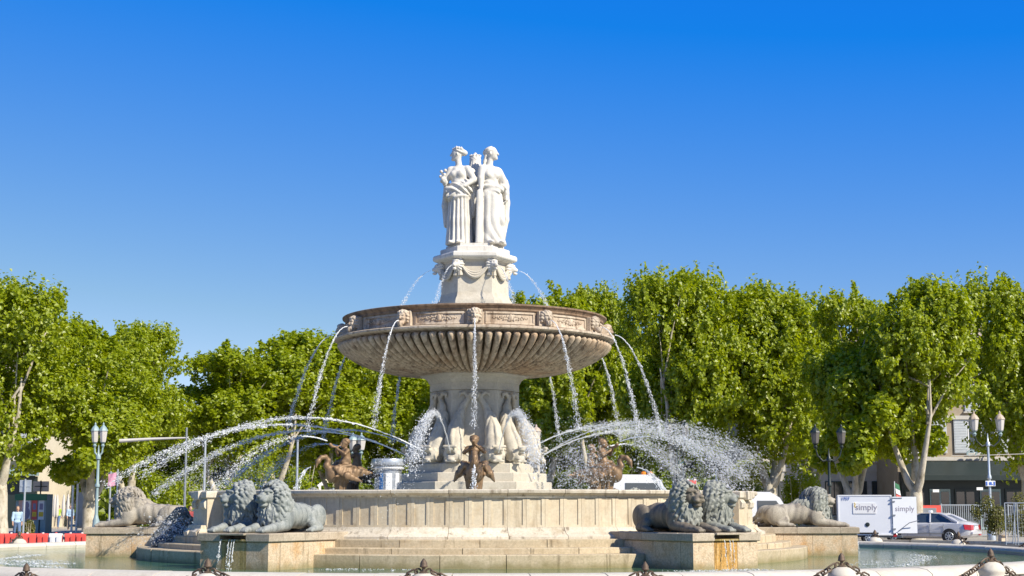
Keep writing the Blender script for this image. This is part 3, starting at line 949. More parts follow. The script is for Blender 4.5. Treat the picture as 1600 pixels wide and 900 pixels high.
s.chain([(0.26, -0.02, 2.25), (0.46, -0.05, 1.92), (0.24, -0.26, 1.72)], [0.115, 0.09, 0.06], 0.04)
hand(s, (0.24, -0.26, 1.72), (-0.8, -0.3, -0.3), (-0.2, 0.8, 0))
s.cone((-0.02, 0.0, 2.3), (-0.05, -0.01, 2.62), 0.10, 0.085, 0.05)
face(s, (-0.08, -0.02, 2.73), (-0.97, -0.24, 0))
s.ell((-0.02, 0.01, 2.82), (0.17, 0.17, 0.13), 0.03, disp=lambda X, Y, Z: 0.014 * np.sin(70 * Z + 30 * X))
s.ell((0.13, 0.03, 2.76), (0.10, 0.10, 0.09), 0.03)
s.chain([(-0.19, -0.05, 2.87), (-0.05, -0.14, 2.90), (0.1, -0.1, 2.88)], [0.035, 0.04, 0.035], 0.01, disp=lambda X, Y, Z: 0.012 * np.sin(X * 90))
for i in range(9):                                               # posy held at the left
    s.ell((-0.42 + 0.07 * cos(i * 2.4), -0.30 + 0.06 * sin(i * 2.4), 1.84 + 0.045 * i), (0.05, 0.05, 0.05), 0.03)
for sx in (-0.14, 0.1): s.ell((sx, -0.38, 0.04), (0.08, 0.16, 0.06), 0.03)
s.cut_below(0.0)
stA = s.mesh('figure', M['marble'])
# --- right woman: head turned to the right, right arm straight down holding a tall slab, slanting folds
s = SDF((-0.70, -0.62, -0.02), (0.72, 0.6, 3.12), SH)
fold = lambda X, Y, Z: 0.05 * (np.abs(np.sin(7.5 * (Z * 0.55 + X * 1.5 + 0.25 * np.sin(Z * 3)))) - 0.5)
s.chain([(0.06, 0, 0.0), (0.02, 0, 0.7), (0.0, 0, 1.4)], [0.40, 0.36, 0.31], 0.05, disp=fold)
s.cone((-0.14, -0.16, 0.15), (-0.03, -0.12, 1.3), 0.17, 0.2, 0.08, disp=pleat(-0.1, 0, 9, 0.03))
s.cone((0.20, -0.20, 0.72), (0.10, -0.06, 1.4), 0.16, 0.2, 0.08, disp=fold)
s.cone((0.0, 0, 1.4), (-0.02, 0, 1.95), 0.30, 0.22, 0.06, disp=swag(1, 1, 20, 0.016))
s.ell((-0.02, -0.02, 2.1), (0.27, 0.2, 0.26), 0.06, disp=swag(0.9, -0.5, 24, 0.016))
s.cone((-0.23, 0, 2.28), (0.19, 0, 2.25), 0.11, 0.11, 0.08)
for sx in (-0.12, 0.11): s.ell((sx, -0.17, 2.08), (0.11, 0.09, 0.11), 0.05)
s.chain([(-0.2, -0.14, 1.72), (0.12, -0.22, 1.62), (0.38, -0.1, 1.75)], [0.09, 0.12, 0.12], 0.04, disp=swag(0.2, 1, 34, 0.02))
s.chain([(0.26, 0.06, 2.2), (0.42, 0.05, 1.8), (0.46, 0.03, 1.3), (0.42, 0.03, 0.8), (0.34, 0.05, 0.25)], [0.13, 0.15, 0.13, 0.14, 0.12], 0.05, disp=pleat(0.4, 0, 11, 0.05, 0, 4))
s.chain([(0.24, -0.02, 2.22), (0.42, -0.06, 1.9), (0.46, -0.14, 1.55), (0.44, -0.15, 1.42)], [0.11, 0.10, 0.07, 0.055], 0.04)
hand(s, (0.45, -0.15, 1.48), (-0.05, -0.1, -1), (-0.7, 0.4, 0))
s.chain([(-0.27, -0.03, 2.27), (-0.34, -0.1, 1.95), (-0.36, -0.17, 1.62)], [0.115, 0.095, 0.06], 0.04)
hand(s, (-0.36, -0.17, 1.62), (0.05, -0.15, -1), (0.4, 0.8, 0))
s.cone((-0.05, 0.0, 2.3), (0.0, -0.01, 2.62), 0.10, 0.085, 0.05)
face(s, (0.04, -0.03, 2.75), (0.80, -0.60, 0))
s.ell((-0.01, 0.03, 2.84), (0.17, 0.17, 0.13), 0.03, disp=lambda X, Y, Z: 0.014 * np.sin(60 * Z - 40 * X))
s.ell((-0.12, 0.08, 2.78), (0.09, 0.09, 0.10), 0.03)
s.chain([(-0.13, 0.02, 2.7), (-0.17, 0.05, 2.5), (-0.2, 0.02, 2.38)], [0.05, 0.05, 0.03], 0.03)
s.cone((-0.42, -0.22, 0.02), (-0.40, -0.18, 1.52), 0.125, 0.10, 0.02, flat=(1, 0.6, 1))
for sx in (-0.12, 0.2): s.ell((sx, -0.40, 0.04), (0.08, 0.15, 0.06), 0.03)
s.cut_below(0.0)
stB = s.mesh('figure', M['marble'])
# --- third woman, back to back with the others
s = SDF((-0.62, -0.6, -0.02), (0.62, 0.6, 3.1), SH)
s.chain([(0, 0, 0.0), (0, 0, 1.45)], [0.38, 0.30], 0.05, disp=pleat(0, 0, 17, 0.06))
s.cone((0, 0, 1.4), (0, 0, 1.95), 0.31, 0.22, 0.06, disp=swag(0.5, 1, 22, 0.03))
s.ell((0, 0, 2.05), (0.26, 0.2, 0.25), 0.06)
s.cone((-0.22, 0, 2.22), (0.22, 0, 2.22), 0.11, 0.11, 0.08)
for sx in (-1, 1): s.chain([(sx * 0.27, 0, 2.2), (sx * 0.38, -0.06, 1.85), (sx * 0.25, -0.28, 1.7)], [0.11, 0.09, 0.06], 0.04)
for sx in (-1, 1): hand(s, (sx * 0.25, -0.28, 1.7), (-sx * 0.6, -0.5, 0.1), (0, 0.4, -0.6))
s.cone((0, 0, 2.25), (0, 0, 2.55), 0.10, 0.09, 0.05)
face(s, (0, -0.02, 2.66), (0, -1, 0))
s.ell((0, 0.03, 2.72), (0.17, 0.18, 0.17), 0.03, disp=lambda X, Y, Z: 0.016 * np.sin(60 * Z) * np.sin(50 * X))
for i in range(11):
    a = 2 * pi * i / 11
    s.ell((0.155 * sin(a), 0.02 - 0.165 * cos(a), 2.83), (0.03, 0.03, 0.035), 0.015)
s.ell((0, 0.02, 2.90), (0.04, 0.04, 0.04), 0.02)
s.cone((0, 0.06, 2.66), (0, 0.10, 2.15), 0.15, 0.26, 0.04, disp=pleat(0, 0.1, 13, 0.03))
s.chain([(0.2, 0.18, 2.2), (0.1, 0.26, 1.4), (0, 0.3, 0.4)], [0.14, 0.16, 0.14], 0.05, disp=pleat(0, 0, 13, 0.05))
s.cut_below(0.0)
stC = s.mesh('figure', M['marble'])
ZP = 9.37
for me, x, y, rz, lb in ((stA, -0.46, -0.28, -0.30, 'white marble woman at left on top, head in profile, hand on her hip'),
                         (stB, 0.45, -0.28, 0.34, 'white marble woman at right on top, arm hanging beside a tall slab'),
                         (stC, 0.0, 0.42, pi, 'white marble figure standing behind, only a wreathed head showing between the two women')):
    t = thing('marble_statue', lb, 'statue', (x, y, ZP), rz, 'three marble statues on top')
    put('figure', me, t)

# ------------------------------------------------------------------ lions
def bronze_lion_mat(name, c1, c2, c3, dark):
    return stone_mat(name, c1, c2, c3, dark=dark, sc=2.4, streak=0.7, speck=0.3, vary=0.06, rough=0.6, bs=0.35, streak_pos=(0.5, 0.68))
M['lion_blue'] = bronze_lion_mat('verdigris_blue_grey', (0.24, 0.265, 0.26), (0.34, 0.355, 0.335), (0.16, 0.19, 0.20), (0.07, 0.085, 0.09))
M['lion_brown'] = bronze_lion_mat('brown_grey_patina', (0.19, 0.155, 0.115), (0.25, 0.215, 0.165), (0.14, 0.12, 0.10), (0.06, 0.055, 0.05))
M['lion_green'] = bronze_lion_mat('grey_green_patina', (0.25, 0.265, 0.235), (0.33, 0.335, 0.295), (0.18, 0.21, 0.205), (0.08, 0.095, 0.10))
M['lion_stone'] = bronze_lion_mat('beige_grey_patina', (0.36, 0.32, 0.26), (0.42, 0.38, 0.315), (0.27, 0.235, 0.19), (0.14, 0.12, 0.10))
def lion_meshes(hy):
    """lion lying with its chest to -y; hy = head turn in degrees to +x. Returns body and mane"""
    a = R_(hy)
    hc = Vector((0.07 * sin(a), -0.70, 0.885))
    def H(f, r, u):      # head frame: f forward, r to its side, u up
        d = Vector((sin(a), -cos(a), 0)); q = Vector((cos(a), sin(a), 0))
        return tuple(hc + 1.12 * (d * f + q * r + Vector((0, 0, u))))
    s = SDF((-0.72, -1.6, -0.02), (0.72, 1.75, 1.3), 0.021)
    s.chain([(0, -0.55, 0.5), (0, 0.0, 0.44), (0, 0.55, 0.41), (0, 1.0, 0.36)], [0.34, 0.33, 0.31, 0.29], 0.08,
            disp=lambda X, Y, Z: 0.008 * np.sin(Y * 28 + 6 * Z))
    s.ell((0, -0.5, 0.40), (0.34, 0.34, 0.36), 0.08)
    for sx in (-1, 1):
        s.ell((sx * 0.30, 0.86, 0.37), (0.165, 0.36, 0.33), 0.022, rot=(0.45, 0, 0))      # thigh
        s.chain([(sx * 0.36, 0.58, 0.22), (sx * 0.44, 0.8, 0.11), (sx * 0.45, 0.55, 0.08)], [0.13, 0.09, 0.075], 0.04)
        s.ell((sx * 0.45, 0.46, 0.07), (0.10, 0.15, 0.07), 0.03)                          # hind paw
        s.ell((sx * 0.30, -0.45, 0.34), (0.15, 0.26, 0.28), 0.06)                         # shoulder
        s.chain([(sx * 0.30, -0.45, 0.2), (sx * 0.27, -0.95, 0.12), (sx * 0.25, -1.22, 0.09)], [0.15, 0.115, 0.09], 0.04)
        s.ell((sx * 0.25, -1.32, 0.08), (0.115, 0.16, 0.085), 0.03)                       # fore paw
        for i in range(4):
            s.ell((sx * 0.25 + (i - 1.5) * 0.056, -1.45, 0.055), (0.032, 0.07, 0.05), 0.012)
            s.ell((sx * 0.45 + (i - 1.5) * 0.05, 0.34, 0.045), (0.028, 0.06, 0.045), 0.012)
    s.chain([(0, 1.22, 0.34), (0.12, 1.42, 0.2), (0.36, 1.5, 0.07), (0.55, 1.36, 0.05), (0.62, 1.1, 0.05)], [0.085, 0.065, 0.055, 0.05, 0.05], 0.03)
    s.ell((0.62, 1.0, 0.06), (0.08, 0.16, 0.07), 0.03)
    # head
    s.cone((0, -0.45, 0.6), tuple(hc), 0.25, 0.22, 0.08)
    s.ell(tuple(hc), (0.22, 0.25, 0.235), 0.05, rot=(0, 0, a))
    s.cone(H(0.10, 0, 0.04), H(0.265, 0, -0.03), 0.155, 0.125, 0.03)                       # muzzle bridge
    s.ell(H(0.275, 0, -0.075), (0.15, 0.11, 0.095), 0.03, rot=(0, 0, a))                  # lips
    s.ell(H(0.235, 0, -0.185), (0.11, 0.11, 0.06), 0.03, rot=(0, 0, a))                    # chin
    s.ell(H(0.375, 0, 0.005), (0.075, 0.045, 0.045), 0.015, rot=(0, 0, a))                   # nose
    s.cone(H(0.365, -0.12, -0.14), H(0.365, 0.12, -0.14), 0.026, 0.026, 0.012, sub=True)    # mouth line
    for e in (-1, 1):
        s.ell(H(0.245, e * 0.115, 0.07), (0.075, 0.075, 0.05), 0.012, sub=True)
        s.ell(H(0.185, e * 0.108, 0.07), (0.036, 0.036, 0.028), 0.006)
        s.cone(H(0.235, e * 0.045, 0.135), H(0.13, e * 0.17, 0.115), 0.036, 0.03, 0.012)
        s.cone(H(0.30, e * 0.07, -0.02), H(0.345, e * 0.03, -0.10), 0.012, 0.012, 0.008, sub=True)
        s.ell(H(0.30, e * 0.085, -0.085), (0.075, 0.08, 0.06), 0.015, rot=(0, 0, a))
        s.ell(H(0.0, e * 0.2, 0.16), (0.06, 0.04, 0.075), 0.02)
    s.cut_below(0.0)
    body = s
    m = SDF((-0.8, -1.3, 0.05), (0.8, 0.3, 1.42), 0.018)
    mc = Vector((0, -0.50, 0.72))
    def strands(X, Y, Z):
        th = np.arctan2((X - hc.x) * cos(a) + (Y - hc.y) * sin(a), -(X - hc.x) * sin(a) * -1 * -1 + (Y - hc.y) * cos(a) + 1e-6)
        w = np.sin(X * 7 + Y * 5) * 0.8
        return 0.028 * (1 - 1.6 * np.abs(np.sin(8.5 * th + 4.5 * Z + 1.3 * np.sin(8 * Z + 3 * th) + w))) + 0.014 * np.sin(41 * th - 13 * Z + w)
    m.ell((hc.x - 0.13 * sin(a), hc.y + 0.13 * cos(a), 0.88), (0.33, 0.26, 0.335), 0.04, rot=(0, 0, a), disp=strands)
    m.ell((0, -0.47, 0.62), (0.36, 0.34, 0.45), 0.04, disp=strands)
    m.ell((0.05 * sin(a), -0.68, 0.48), (0.32, 0.26, 0.34), 0.06, disp=strands)
    m.ell((0, -0.22, 0.66), (0.31, 0.32, 0.25), 0.06, disp=strands)
    rnd = random.Random(int(hy) + 5)
    for layer, (nn, r0, f0, back, drop, rad) in enumerate(((26, 0.235, 0.10, 0.16, 0.26, 0.036), (26, 0.275, 0.00, 0.20, 0.38, 0.042), (24, 0.30, -0.10, 0.22, 0.46, 0.044), (22, 0.27, -0.20, 0.2, 0.42, 0.044))):
        for i in range(nn):                                                                # long locks that flow back and down from the face
            ph = -pi + 2 * pi * (i + 0.5 * (layer % 2) + 0.25 * rnd.random()) / nn
            r_, u_ = sin(ph), cos(ph)
            ph2 = ph + 0.12 * sin(i * 1.7 + layer)
            dn = drop * (0.35 + 0.65 * abs(r_)) if u_ > -0.3 else drop * 0.75
            pts = []
            for q in range(6):
                t = q / 5
                rr = r0 + 0.055 * sin(pi * min(1, t * 1.1))
                ww = 0.022 * sin(5.5 * t + i * 2.1)
                pts.append(H(f0 - back * t, rr * sin(ph + (ph2 - ph) * t) + ww, rr * 1.08 * u_ - dn * t * t))
            m.chain(pts, [rad * 0.5, rad, rad * 1.05, rad * 0.95, rad * 0.7, rad * 0.3], 0.008)
    for i in range(30):                                                                    # locks hanging over the chest
        t = -1.5 + 3.0 * (i % 10 + 0.5 * (i // 10 % 2)) / 9.5
        lz = 0.66 - 0.15 * (i // 10) + 0.04 * rnd.random()
        rr = 0.36
        bx, by = 0.07 * sin(a) + rr * sin(t), -0.56 - rr * 0.92 * cos(t)
        w = 0.03 * (1 if i % 2 else -1)
        m.chain([(bx * 0.9, by * 0.97, lz), (bx + w, by, lz - 0.10), (bx * 0.98 - w, by + 0.02, lz - 0.20), (bx * 0.9 + w, by + 0.05, lz - 0.30)], [0.035, 0.052, 0.042, 0.012], 0.006)
    m.ell(H(0.30, 0, 0.02), (0.20, 0.30, 0.225), 0.02, rot=(0, 0, a), sub=True)            # leaves the face free
    m.ell(H(0.36, 0, -0.08), (0.18, 0.24, 0.15), 0.02, rot=(0, 0, a), sub=True)
    return body, m
LM = {}
for hy in (8, 46):
    b_, m_ = lion_meshes(hy)
    bm_, mm_ = b_.mesh('body', M['lion_blue']), m_.mesh('mane', M['lion_blue'])
    LM[hy] = (bm_, mm_)
    LM[-hy] = (mirror_x(bm_, 'body'), mirror_x(mm_, 'mane'))
LIONS = [  # group angle, side (-1 left seen from outside the pool, looking in), head turn, body mat, mane mat, label
    (0, -1, 8, 'lion_brown', 'lion_green', 'brown grey lion of the front right pair, face turned toward the viewer'),
    (0, 1, 46, 'lion_green', 'lion_green', 'front right lion in profile facing right beside the brown one'),
    (1, -1, 8, 'lion_stone', 'lion_green', 'pale lion lying at the far right end, pale mane, facing right'),
    (1, 1, 46, 'lion_stone', 'lion_green', 'lion at the far right end hidden behind the pale one'),
    (2, -1, 8, 'lion_green', 'lion_green', 'lion of the back right pair behind the basin wall'),
    (2, 1, 46, 'lion_stone', 'lion_brown', 'brown back right lion whose mane shows over the basin wall'),
    (3, -1, -46, 'lion_blue', 'lion_blue', 'blue green back left lion whose mane shows over the basin wall'),
    (3, 1, -8, 'lion_green', 'lion_green', 'lion of the back left pair behind the basin wall'),
    (4, -1, -46, 'lion_stone', 'lion_stone', 'lion at the far left end hidden behind the beige one'),
    (4, 1, -8, 'lion_stone', 'lion_stone', 'beige grey lion lying at the far left end with its face to the left'),
    (5, -1, -46, 'lion_blue', 'lion_blue', 'blue grey lion in left profile, outer one of the front left pair'),
    (5, 1, -8, 'lion_blue', 'lion_blue', 'blue grey lion with tail hanging over the slab, inner one of front left pair')]
_mc = {}
def with_mat(me, mat):
    k = (me.name, mat)
    if k not in _mc:
        c = me.copy(); c.materials.clear(); c.materials.append(M[mat]); _mc[k] = c
    return _mc[k]
for gi, side, hy, bm_, mm_, lb in LIONS:
    th = LION_TH[gi]
    base = pol(9.36 if abs(abs(th) - 90) < 5 else 9.72, th, PZ2) + Vector((cos(R_(th)), sin(R_(th)), 0)) * (0.45 * side)
    ls_ = 0.875 if abs(abs(th) - 90) < 5 else 0.92
    t = thing('lion_statue', lb, 'lion statue', base, R_(th), 'twelve lion statues round the basin')
    put('body', with_mat(LM[hy][0], bm_), t, scale=(ls_,) * 3)
    put('mane', with_mat(LM[hy][1], mm_), t, scale=(ls_,) * 3)

# ------------------------------------------------------------------ swans with child riders
def swan():
    s = SDF((-0.62, -1.05, -0.55), (0.62, 0.95, 1.0), 0.02)
    s.chain([(0, -0.42, 0.22), (0, -0.1, 0.16), (0, 0.35, 0.22), (0, 0.66, 0.30)], [0.21, 0.27, 0.21, 0.10], 0.08)
    s.ell((0, -0.4, 0.12), (0.22, 0.24, 0.24), 0.06)
    s.cone((0, -0.1, 0.0), (0, -0.1, -0.5), 0.22, 0.17, 0.06, disp=lambda X, Y, Z: 0.03 * np.sin(9 * np.arctan2(X, Y) + 6 * Z))
    s.chain([(0, -0.50, 0.28), (0, -0.62, 0.42), (0, -0.56, 0.58), (0, -0.66, 0.70), (0, -0.82, 0.68), (0, -0.92, 0.58)],
            [0.14, 0.105, 0.085, 0.075, 0.07, 0.075], 0.04)
    s.ell((0, -0.93, 0.55), (0.075, 0.09, 0.085), 0.03)
    s.cone((0, -0.97, 0.50), (0, -1.0, 0.36), 0.05, 0.025, 0.02)
    feather = lambda X, Y, Z: 0.016 * (np.abs(np.sin(Y * 17 - Z * 9)) - 0.5)
    for sx in (-1, 1):
        s.ell((sx * 0.30, 0.02, 0.24), (0.085, 0.46, 0.24), 0.03, rot=(-0.22, -sx * 0.42, 0), disp=feather)
        s.cone((sx * 0.36, 0.25, 0.20), (sx * 0.34, 0.88, 0.20), 0.16, 0.035, 0.03, disp=feather, flat=(0.5, 1, 1))
        s.cone((sx * 0.43, -0.05, 0.1), (sx * 0.52, 0.42, -0.08), 0.13, 0.04, 0.03, disp=feather, flat=(0.5, 1, 1))
        s.cone((sx * 0.20, -0.40, 0.34), (sx * 0.30, 0.1, 0.43), 0.085, 0.07, 0.03)
    s.chain([(0, 0.6, 0.3), (0, 0.86, 0.28)], [0.12, 0.04], 0.04)
    return s.mesh('swan', M['bronze'])
def rider():
    s = SDF((-0.5, -0.62, 0.0), (0.5, 0.4, 1.42), 0.018)
    s.chain([(0, 0.06, 0.42), (0, 0.03, 0.62), (0, 0.0, 0.84)], [0.15, 0.135, 0.145], 0.06)
    s.ell((0, -0.06, 0.56), (0.13, 0.12, 0.13), 0.05)
    s.cone((-0.12, 0, 0.92), (0.12, 0, 0.92), 0.075, 0.075, 0.05)
    s.cone((0, 0, 0.94), (0, -0.01, 1.04), 0.06, 0.055, 0.03)
    face(s, (0, -0.03, 1.15), (0, -1, 0), 0.72)
    s.ell((0, 0.02, 1.20), (0.125, 0.125, 0.11), 0.02, disp=lambda X, Y, Z: 0.014 * np.sin(50 * X) * np.sin(50 * Z + 40 * Y))
    for sx in (-1, 1):
        s.chain([(sx * 0.09, 0.0, 0.42), (sx * 0.2, -0.28, 0.40), (sx * 0.24, -0.34, 0.16)], [0.105, 0.085, 0.055], 0.04)
        s.ell((sx * 0.25, -0.39, 0.11), (0.04, 0.08, 0.035), 0.02)
    s.chain([(-0.17, 0, 0.92), (-0.25, -0.12, 0.78), (-0.10, -0.27, 0.90)], [0.06, 0.052, 0.038], 0.03)
    s.chain([(0.17, 0, 0.92), (0.25, -0.13, 0.80), (0.08, -0.29, 0.95)], [0.06, 0.052, 0.038], 0.03)
    hand(s, (-0.10, -0.27, 0.90), (0.7, -0.4, 0.5), (0, 0.6, 0.6), 0.6)
    hand(s, (0.08, -0.29, 0.95), (-0.5, -0.4, 0.6), (0, 0.6, -0.6), 0.6)
    s.chain([(0.0, -0.16, 1.08), (0.0, -0.30, 1.02), (-0.02, -0.44, 1.04), (-0.03, -0.5, 1.1)], [0.02, 0.03, 0.045, 0.055], 0.015)
    return s.mesh('rider', M['bronze'])
sw_me, rd_me = swan(), rider()
SWAN = [(0, 'brown bronze child riding a swan at the front centre above the coping'),
        (60, 'brown bronze swan with child rider at right, neck curled down to the right'),
        (120, 'bronze swan with child rider at the back right, behind the dolphins'),
        (180, 'bronze swan with child rider behind the hexagonal shaft'),
        (-120, 'dark shaded bronze rider half hidden behind the left swan'),
        (-60, 'brown bronze swan with child rider at left, neck stretched to the left')]
for th, lb in SWAN:
    t = thing('swan_statue', lb, 'statue', pol(4.15, th, 2.55), R_(th), 'bronze swans with child riders')
    put('swan', sw_me, t, scale=(1.02, 0.95, 0.92) if th == 0 else (0.82, 0.82, 0.85))
    put('rider', rd_me, t, loc=(0, 0.05, -0.03), scale=(1.05, 1.0, 0.88) if th == 0 else (0.9, 0.9, 0.88))
# ------------------------------------------------------------------ water: jets, falling streams, spray, foam
m, nt, b = node_mat('white_water')
b.inputs['Base Color'].default_value = (0.93, 0.95, 0.97, 1)
b.inputs['Roughness'].default_value = 0.12
b.inputs['Transmission Weight'].default_value = 0.22
b.inputs['IOR'].default_value = 1.33
n_ = noise(nt, coords(nt, obj=False), 14, 3, 0.6)
bump(nt, b, n_, 0.6, 0.03)
b.inputs['Alpha'].default_value = 0.68
M['drops'] = m
m2_ = m.copy(); m2_.name = 'water_stream'; m2_.node_tree.nodes['Principled BSDF'].inputs['Alpha'].default_value = 0.72
M['stream'] = m2_
m3_ = m.copy(); m3_.name = 'water_mist'; m3_.node_tree.nodes['Principled BSDF'].inputs['Alpha'].default_value = 0.38
M['mist'] = m3_
wr = np.random.default_rng(21)
OCT = np.array([(1, 0, 0), (-1, 0, 0), (0, 1, 0), (0, -1, 0), (0, 0, 1), (0, 0, -1)], float)
OCF = np.array([(0, 2, 4), (2, 1, 4), (1, 3, 4), (3, 0, 4), (2, 0, 5), (1, 2, 5), (3, 1, 5), (0, 3, 5)])
def drops(Pp, rad, vel=None, st=1.0, flat=1.0):
    """octahedral drops; stretched along their velocity"""
    n = len(Pp)
    V = OCT[None] * rad[:, None, None]
    V = V + wr.normal(0, 0.22, V.shape) * rad[:, None, None]
    V[:, :, 2] *= flat
    if vel is not None and st > 1:
        d = vel / (np.linalg.norm(vel, axis=1, keepdims=True) + 1e-9)
        V = V + d[:, None, :] * ((V @ d[:, :, None])) * (st - 1)
    V = V + Pp[:, None, :]
    F = OCF[None] + (np.arange(n) * 6)[:, None, None]
    return V.reshape(-1, 3), F.reshape(-1, 3)
def jet_mesh(name, p0, v0, T, r0=0.03, tb=0.35, n=900, s0=0.01, s1=0.12, big=0.022, clump=0.6, wind=(0, 0, 0), faint=False):
    """unbroken stream up to time tb, then lumps and drops that spread as they fly"""
    p0, v0, g = np.array(p0, float), np.array(v0, float), np.array((0, 0, -9.8))
    wind = np.array(wind, float)
    pos = lambda t: p0 + v0 * t[:, None] + 0.5 * g * t[:, None] ** 2 + wind * t[:, None] ** 2
    vl = lambda t: v0 + g * t[:, None]
    VV, FF = [], []
    tt = np.linspace(0, min(T, tb * 1.35), 34)
    pp = pos(tt)
    pp += wr.normal(0, 1, pp.shape) * (0.10 * r0 + 0.35 * r0 * (tt / max(tb, 1e-3)))[:, None]
    rr = [max(0.004, r0 * (0.8 + 0.5 * wr.random()) * (1.0 if t < tb else 0.55 * max(0.0, 1 - (t - tb) / (tb * 0.36)) + 0.1)) for t in tt]
    mb = MB().tube([tuple(q) for q in pp], rr, 7)
    tv = np.array(mb.v); tf = []
    for f in mb.f:
        for i in range(1, len(f) - 1): tf.append((f[0], f[i], f[i + 1]))
    VV.append(tv); FF.append(np.array(tf)); off = len(tv)
    nc = max(6, int(n / 9))
    ct = T * np.sqrt(wr.uniform((tb * 0.3 / T) ** 1.2, 1.0, nc))          # clump times, denser downstream
    co = wr.normal(0, 1, (nc, 3)) * (s0 + s1 * np.maximum(ct - tb * 0.4, 0) ** 1.2)[:, None] * 0.8
    ci = wr.integers(0, nc, n)
    t = np.clip(ct[ci] + wr.normal(0, 0.03, n), 0.0, T)
    q = pos(t) + co[ci] * clump + wr.normal(0, 1, (n, 3)) * (s0 + s1 * np.maximum(t - tb * 0.4, 0) ** 1.2)[:, None] * (0.5 + 0.5 * (1 - clump))
    rad = big * np.exp(wr.normal(-0.75, 0.45, n))
    a, f = drops(q, rad, vl(t), 3.0)
    return np_mesh('stream', VV[0], FF[0], M['stream' if not faint else 'mist'], True), np_mesh('drops', a, f, M['drops' if not faint else 'mist'], True)
def jet(label, p0, v0, T, group, name='water_jet', **kw):
    ms, md = jet_mesh(name, p0, v0, T, **kw)
    o = thing(name, label, 'water jet', (p0[0], p0[1], p0[2]), 0, group)
    put('stream', ms, o, loc=(-p0[0], -p0[1], -p0[2]))
    tag(put('drops', md, o, loc=(-p0[0], -p0[1], -p0[2])), kind='stuff')
    return o
def dirv(th, vh, vz):
    return (vh * sin(R_(th)), -vh * cos(R_(th)), vz)

SIDE = {30: 'front right', 90: 'right', 150: 'back right', 210: 'back left', 270: 'left', 330: 'front left'}
for k, (th, hd) in enumerate(DOL):
    corner = 30 + 60 * (k // 2)
    first = k % 2 == 0
    front = corner in (30, 330) and ((corner == 30) == first)
    right = sin(R_(hd)) > 0
    lab = {0: 'white arching jet in front of the shaft, falling right of the middle child statue',
           1: 'long jet arching forward right over the right swan rider',
           2: 'upper long spray jet reaching right to the pale end lions',
           3: 'second long spray jet to the right, behind the first',
           4: 'jet from the back right corner falling behind the spray',
           5: 'jet hidden behind the shaft on the back right side',
           6: 'jet hidden behind the shaft on the back left side',
           7: 'jet from the back left corner passing behind the left rider',
           8: 'lower long jet to the left landing behind the end lions',
           9: 'longest jet at left, arching high toward the street lamp',
           10: 'long jet arching forward left over the blue grey lions',
           11: 'white arching jet in front of the shaft, falling left of the middle child statue'}[k]
    vh = 5.4 if front else ((7.0 if right else 8.1) + random.uniform(-0.5, 0.4))
    vz = 4.35 if front else 4.1 + random.uniform(-0.35, 0.2)
    jet(lab, pol(2.05, th, 3.28), dirv(hd, vh, vz), 1.0 if front else (0.93 if right else 1.0), 'arching jets from the carved dolphins', r0=0.016, tb=0.42 if not right else 0.30,
        n=4000 if front else (4200 if right else 2200), s0=0.010, s1=0.17 if front else (0.25 if right else 0.085), big=0.0125 if not right or front else 0.0115, faint=right and not front, clump=0.7)
BL = ['thin stream from the front centre mask falling before the shaft', 'stream falling from the mask right of centre on the bowl',
      'right hand stream from the mask at the bowl edge', 'stream at the right end of the bowl', 'stream behind the bowl on the right, outer one',
      'stream behind the bowl right of the shaft', 'stream behind the shaft and bowl', 'stream behind the bowl left of the shaft',
      'stream behind the bowl on the left, outer one', 'stream at the left end of the bowl', 'left hand stream from the mask at the bowl edge',
      'stream falling from the mask left of centre on the bowl']
for k in range(12):
    th = 30 * k
    jet(BL[k], pol(4.10, th, 6.77), dirv(th, 1.55 + random.uniform(-0.15, 0.25), -0.1), 0.76, 'streams falling from the bowl masks', 'water_stream',
        r0=0.013, tb=0.30, n=1000, s0=0.006, s1=0.08, big=0.011, clump=0.7)
TL = ['small jet from the lion head at front right on the top pedestal', 'small jet from the right lion head on the top pedestal',
      'small jet from the back right lion head', 'small jet from the back left lion head',
      'small jet from the left lion head on the top pedestal', 'small jet from the lion head at front left on the top pedestal']
for k in range(6):
    th = 30 + 60 * k
    jet(TL[k], pol(1.30, th, 8.66), dirv(th, 2.0, -0.5), 0.50, 'small jets from the top pedestal', 'water_jet', r0=0.010, tb=0.14, n=700, s0=0.006, s1=0.14, big=0.009, faint=True)
HL = ['short jet from the horn of the front centre rider', 'short jet from the horn of the right rider', 'short jet of the back right rider',
      'short jet of the back centre rider', 'short jet of the shaded back left rider', 'short jet from the horn of the left rider']
for k, (th, lb) in enumerate(SWAN):
    if k in (0, 3): continue
    jet(HL[k], pol(4.65, th, 3.58), dirv(th, 4.6, 1.5), 0.80, 'short jets from the swan riders', 'water_jet', r0=0.016, tb=0.14, n=1300, s0=0.008, s1=0.2, big=0.011)
for th, k, lb in ((0, 0, 'dribble from the beak of the front centre swan'), (60, 1, 'spray from the beak of the right swan'), (-60, 5, 'dribble from the beak of the left swan')):
    jet(lb, pol(5.13, th, 2.86), dirv(th, 1.3 if k != 1 else 2.2, -0.2), 0.36, 'water from the swan beaks', 'water_stream', r0=0.014, tb=0.12, n=260, s0=0.01, s1=0.22, big=0.016)
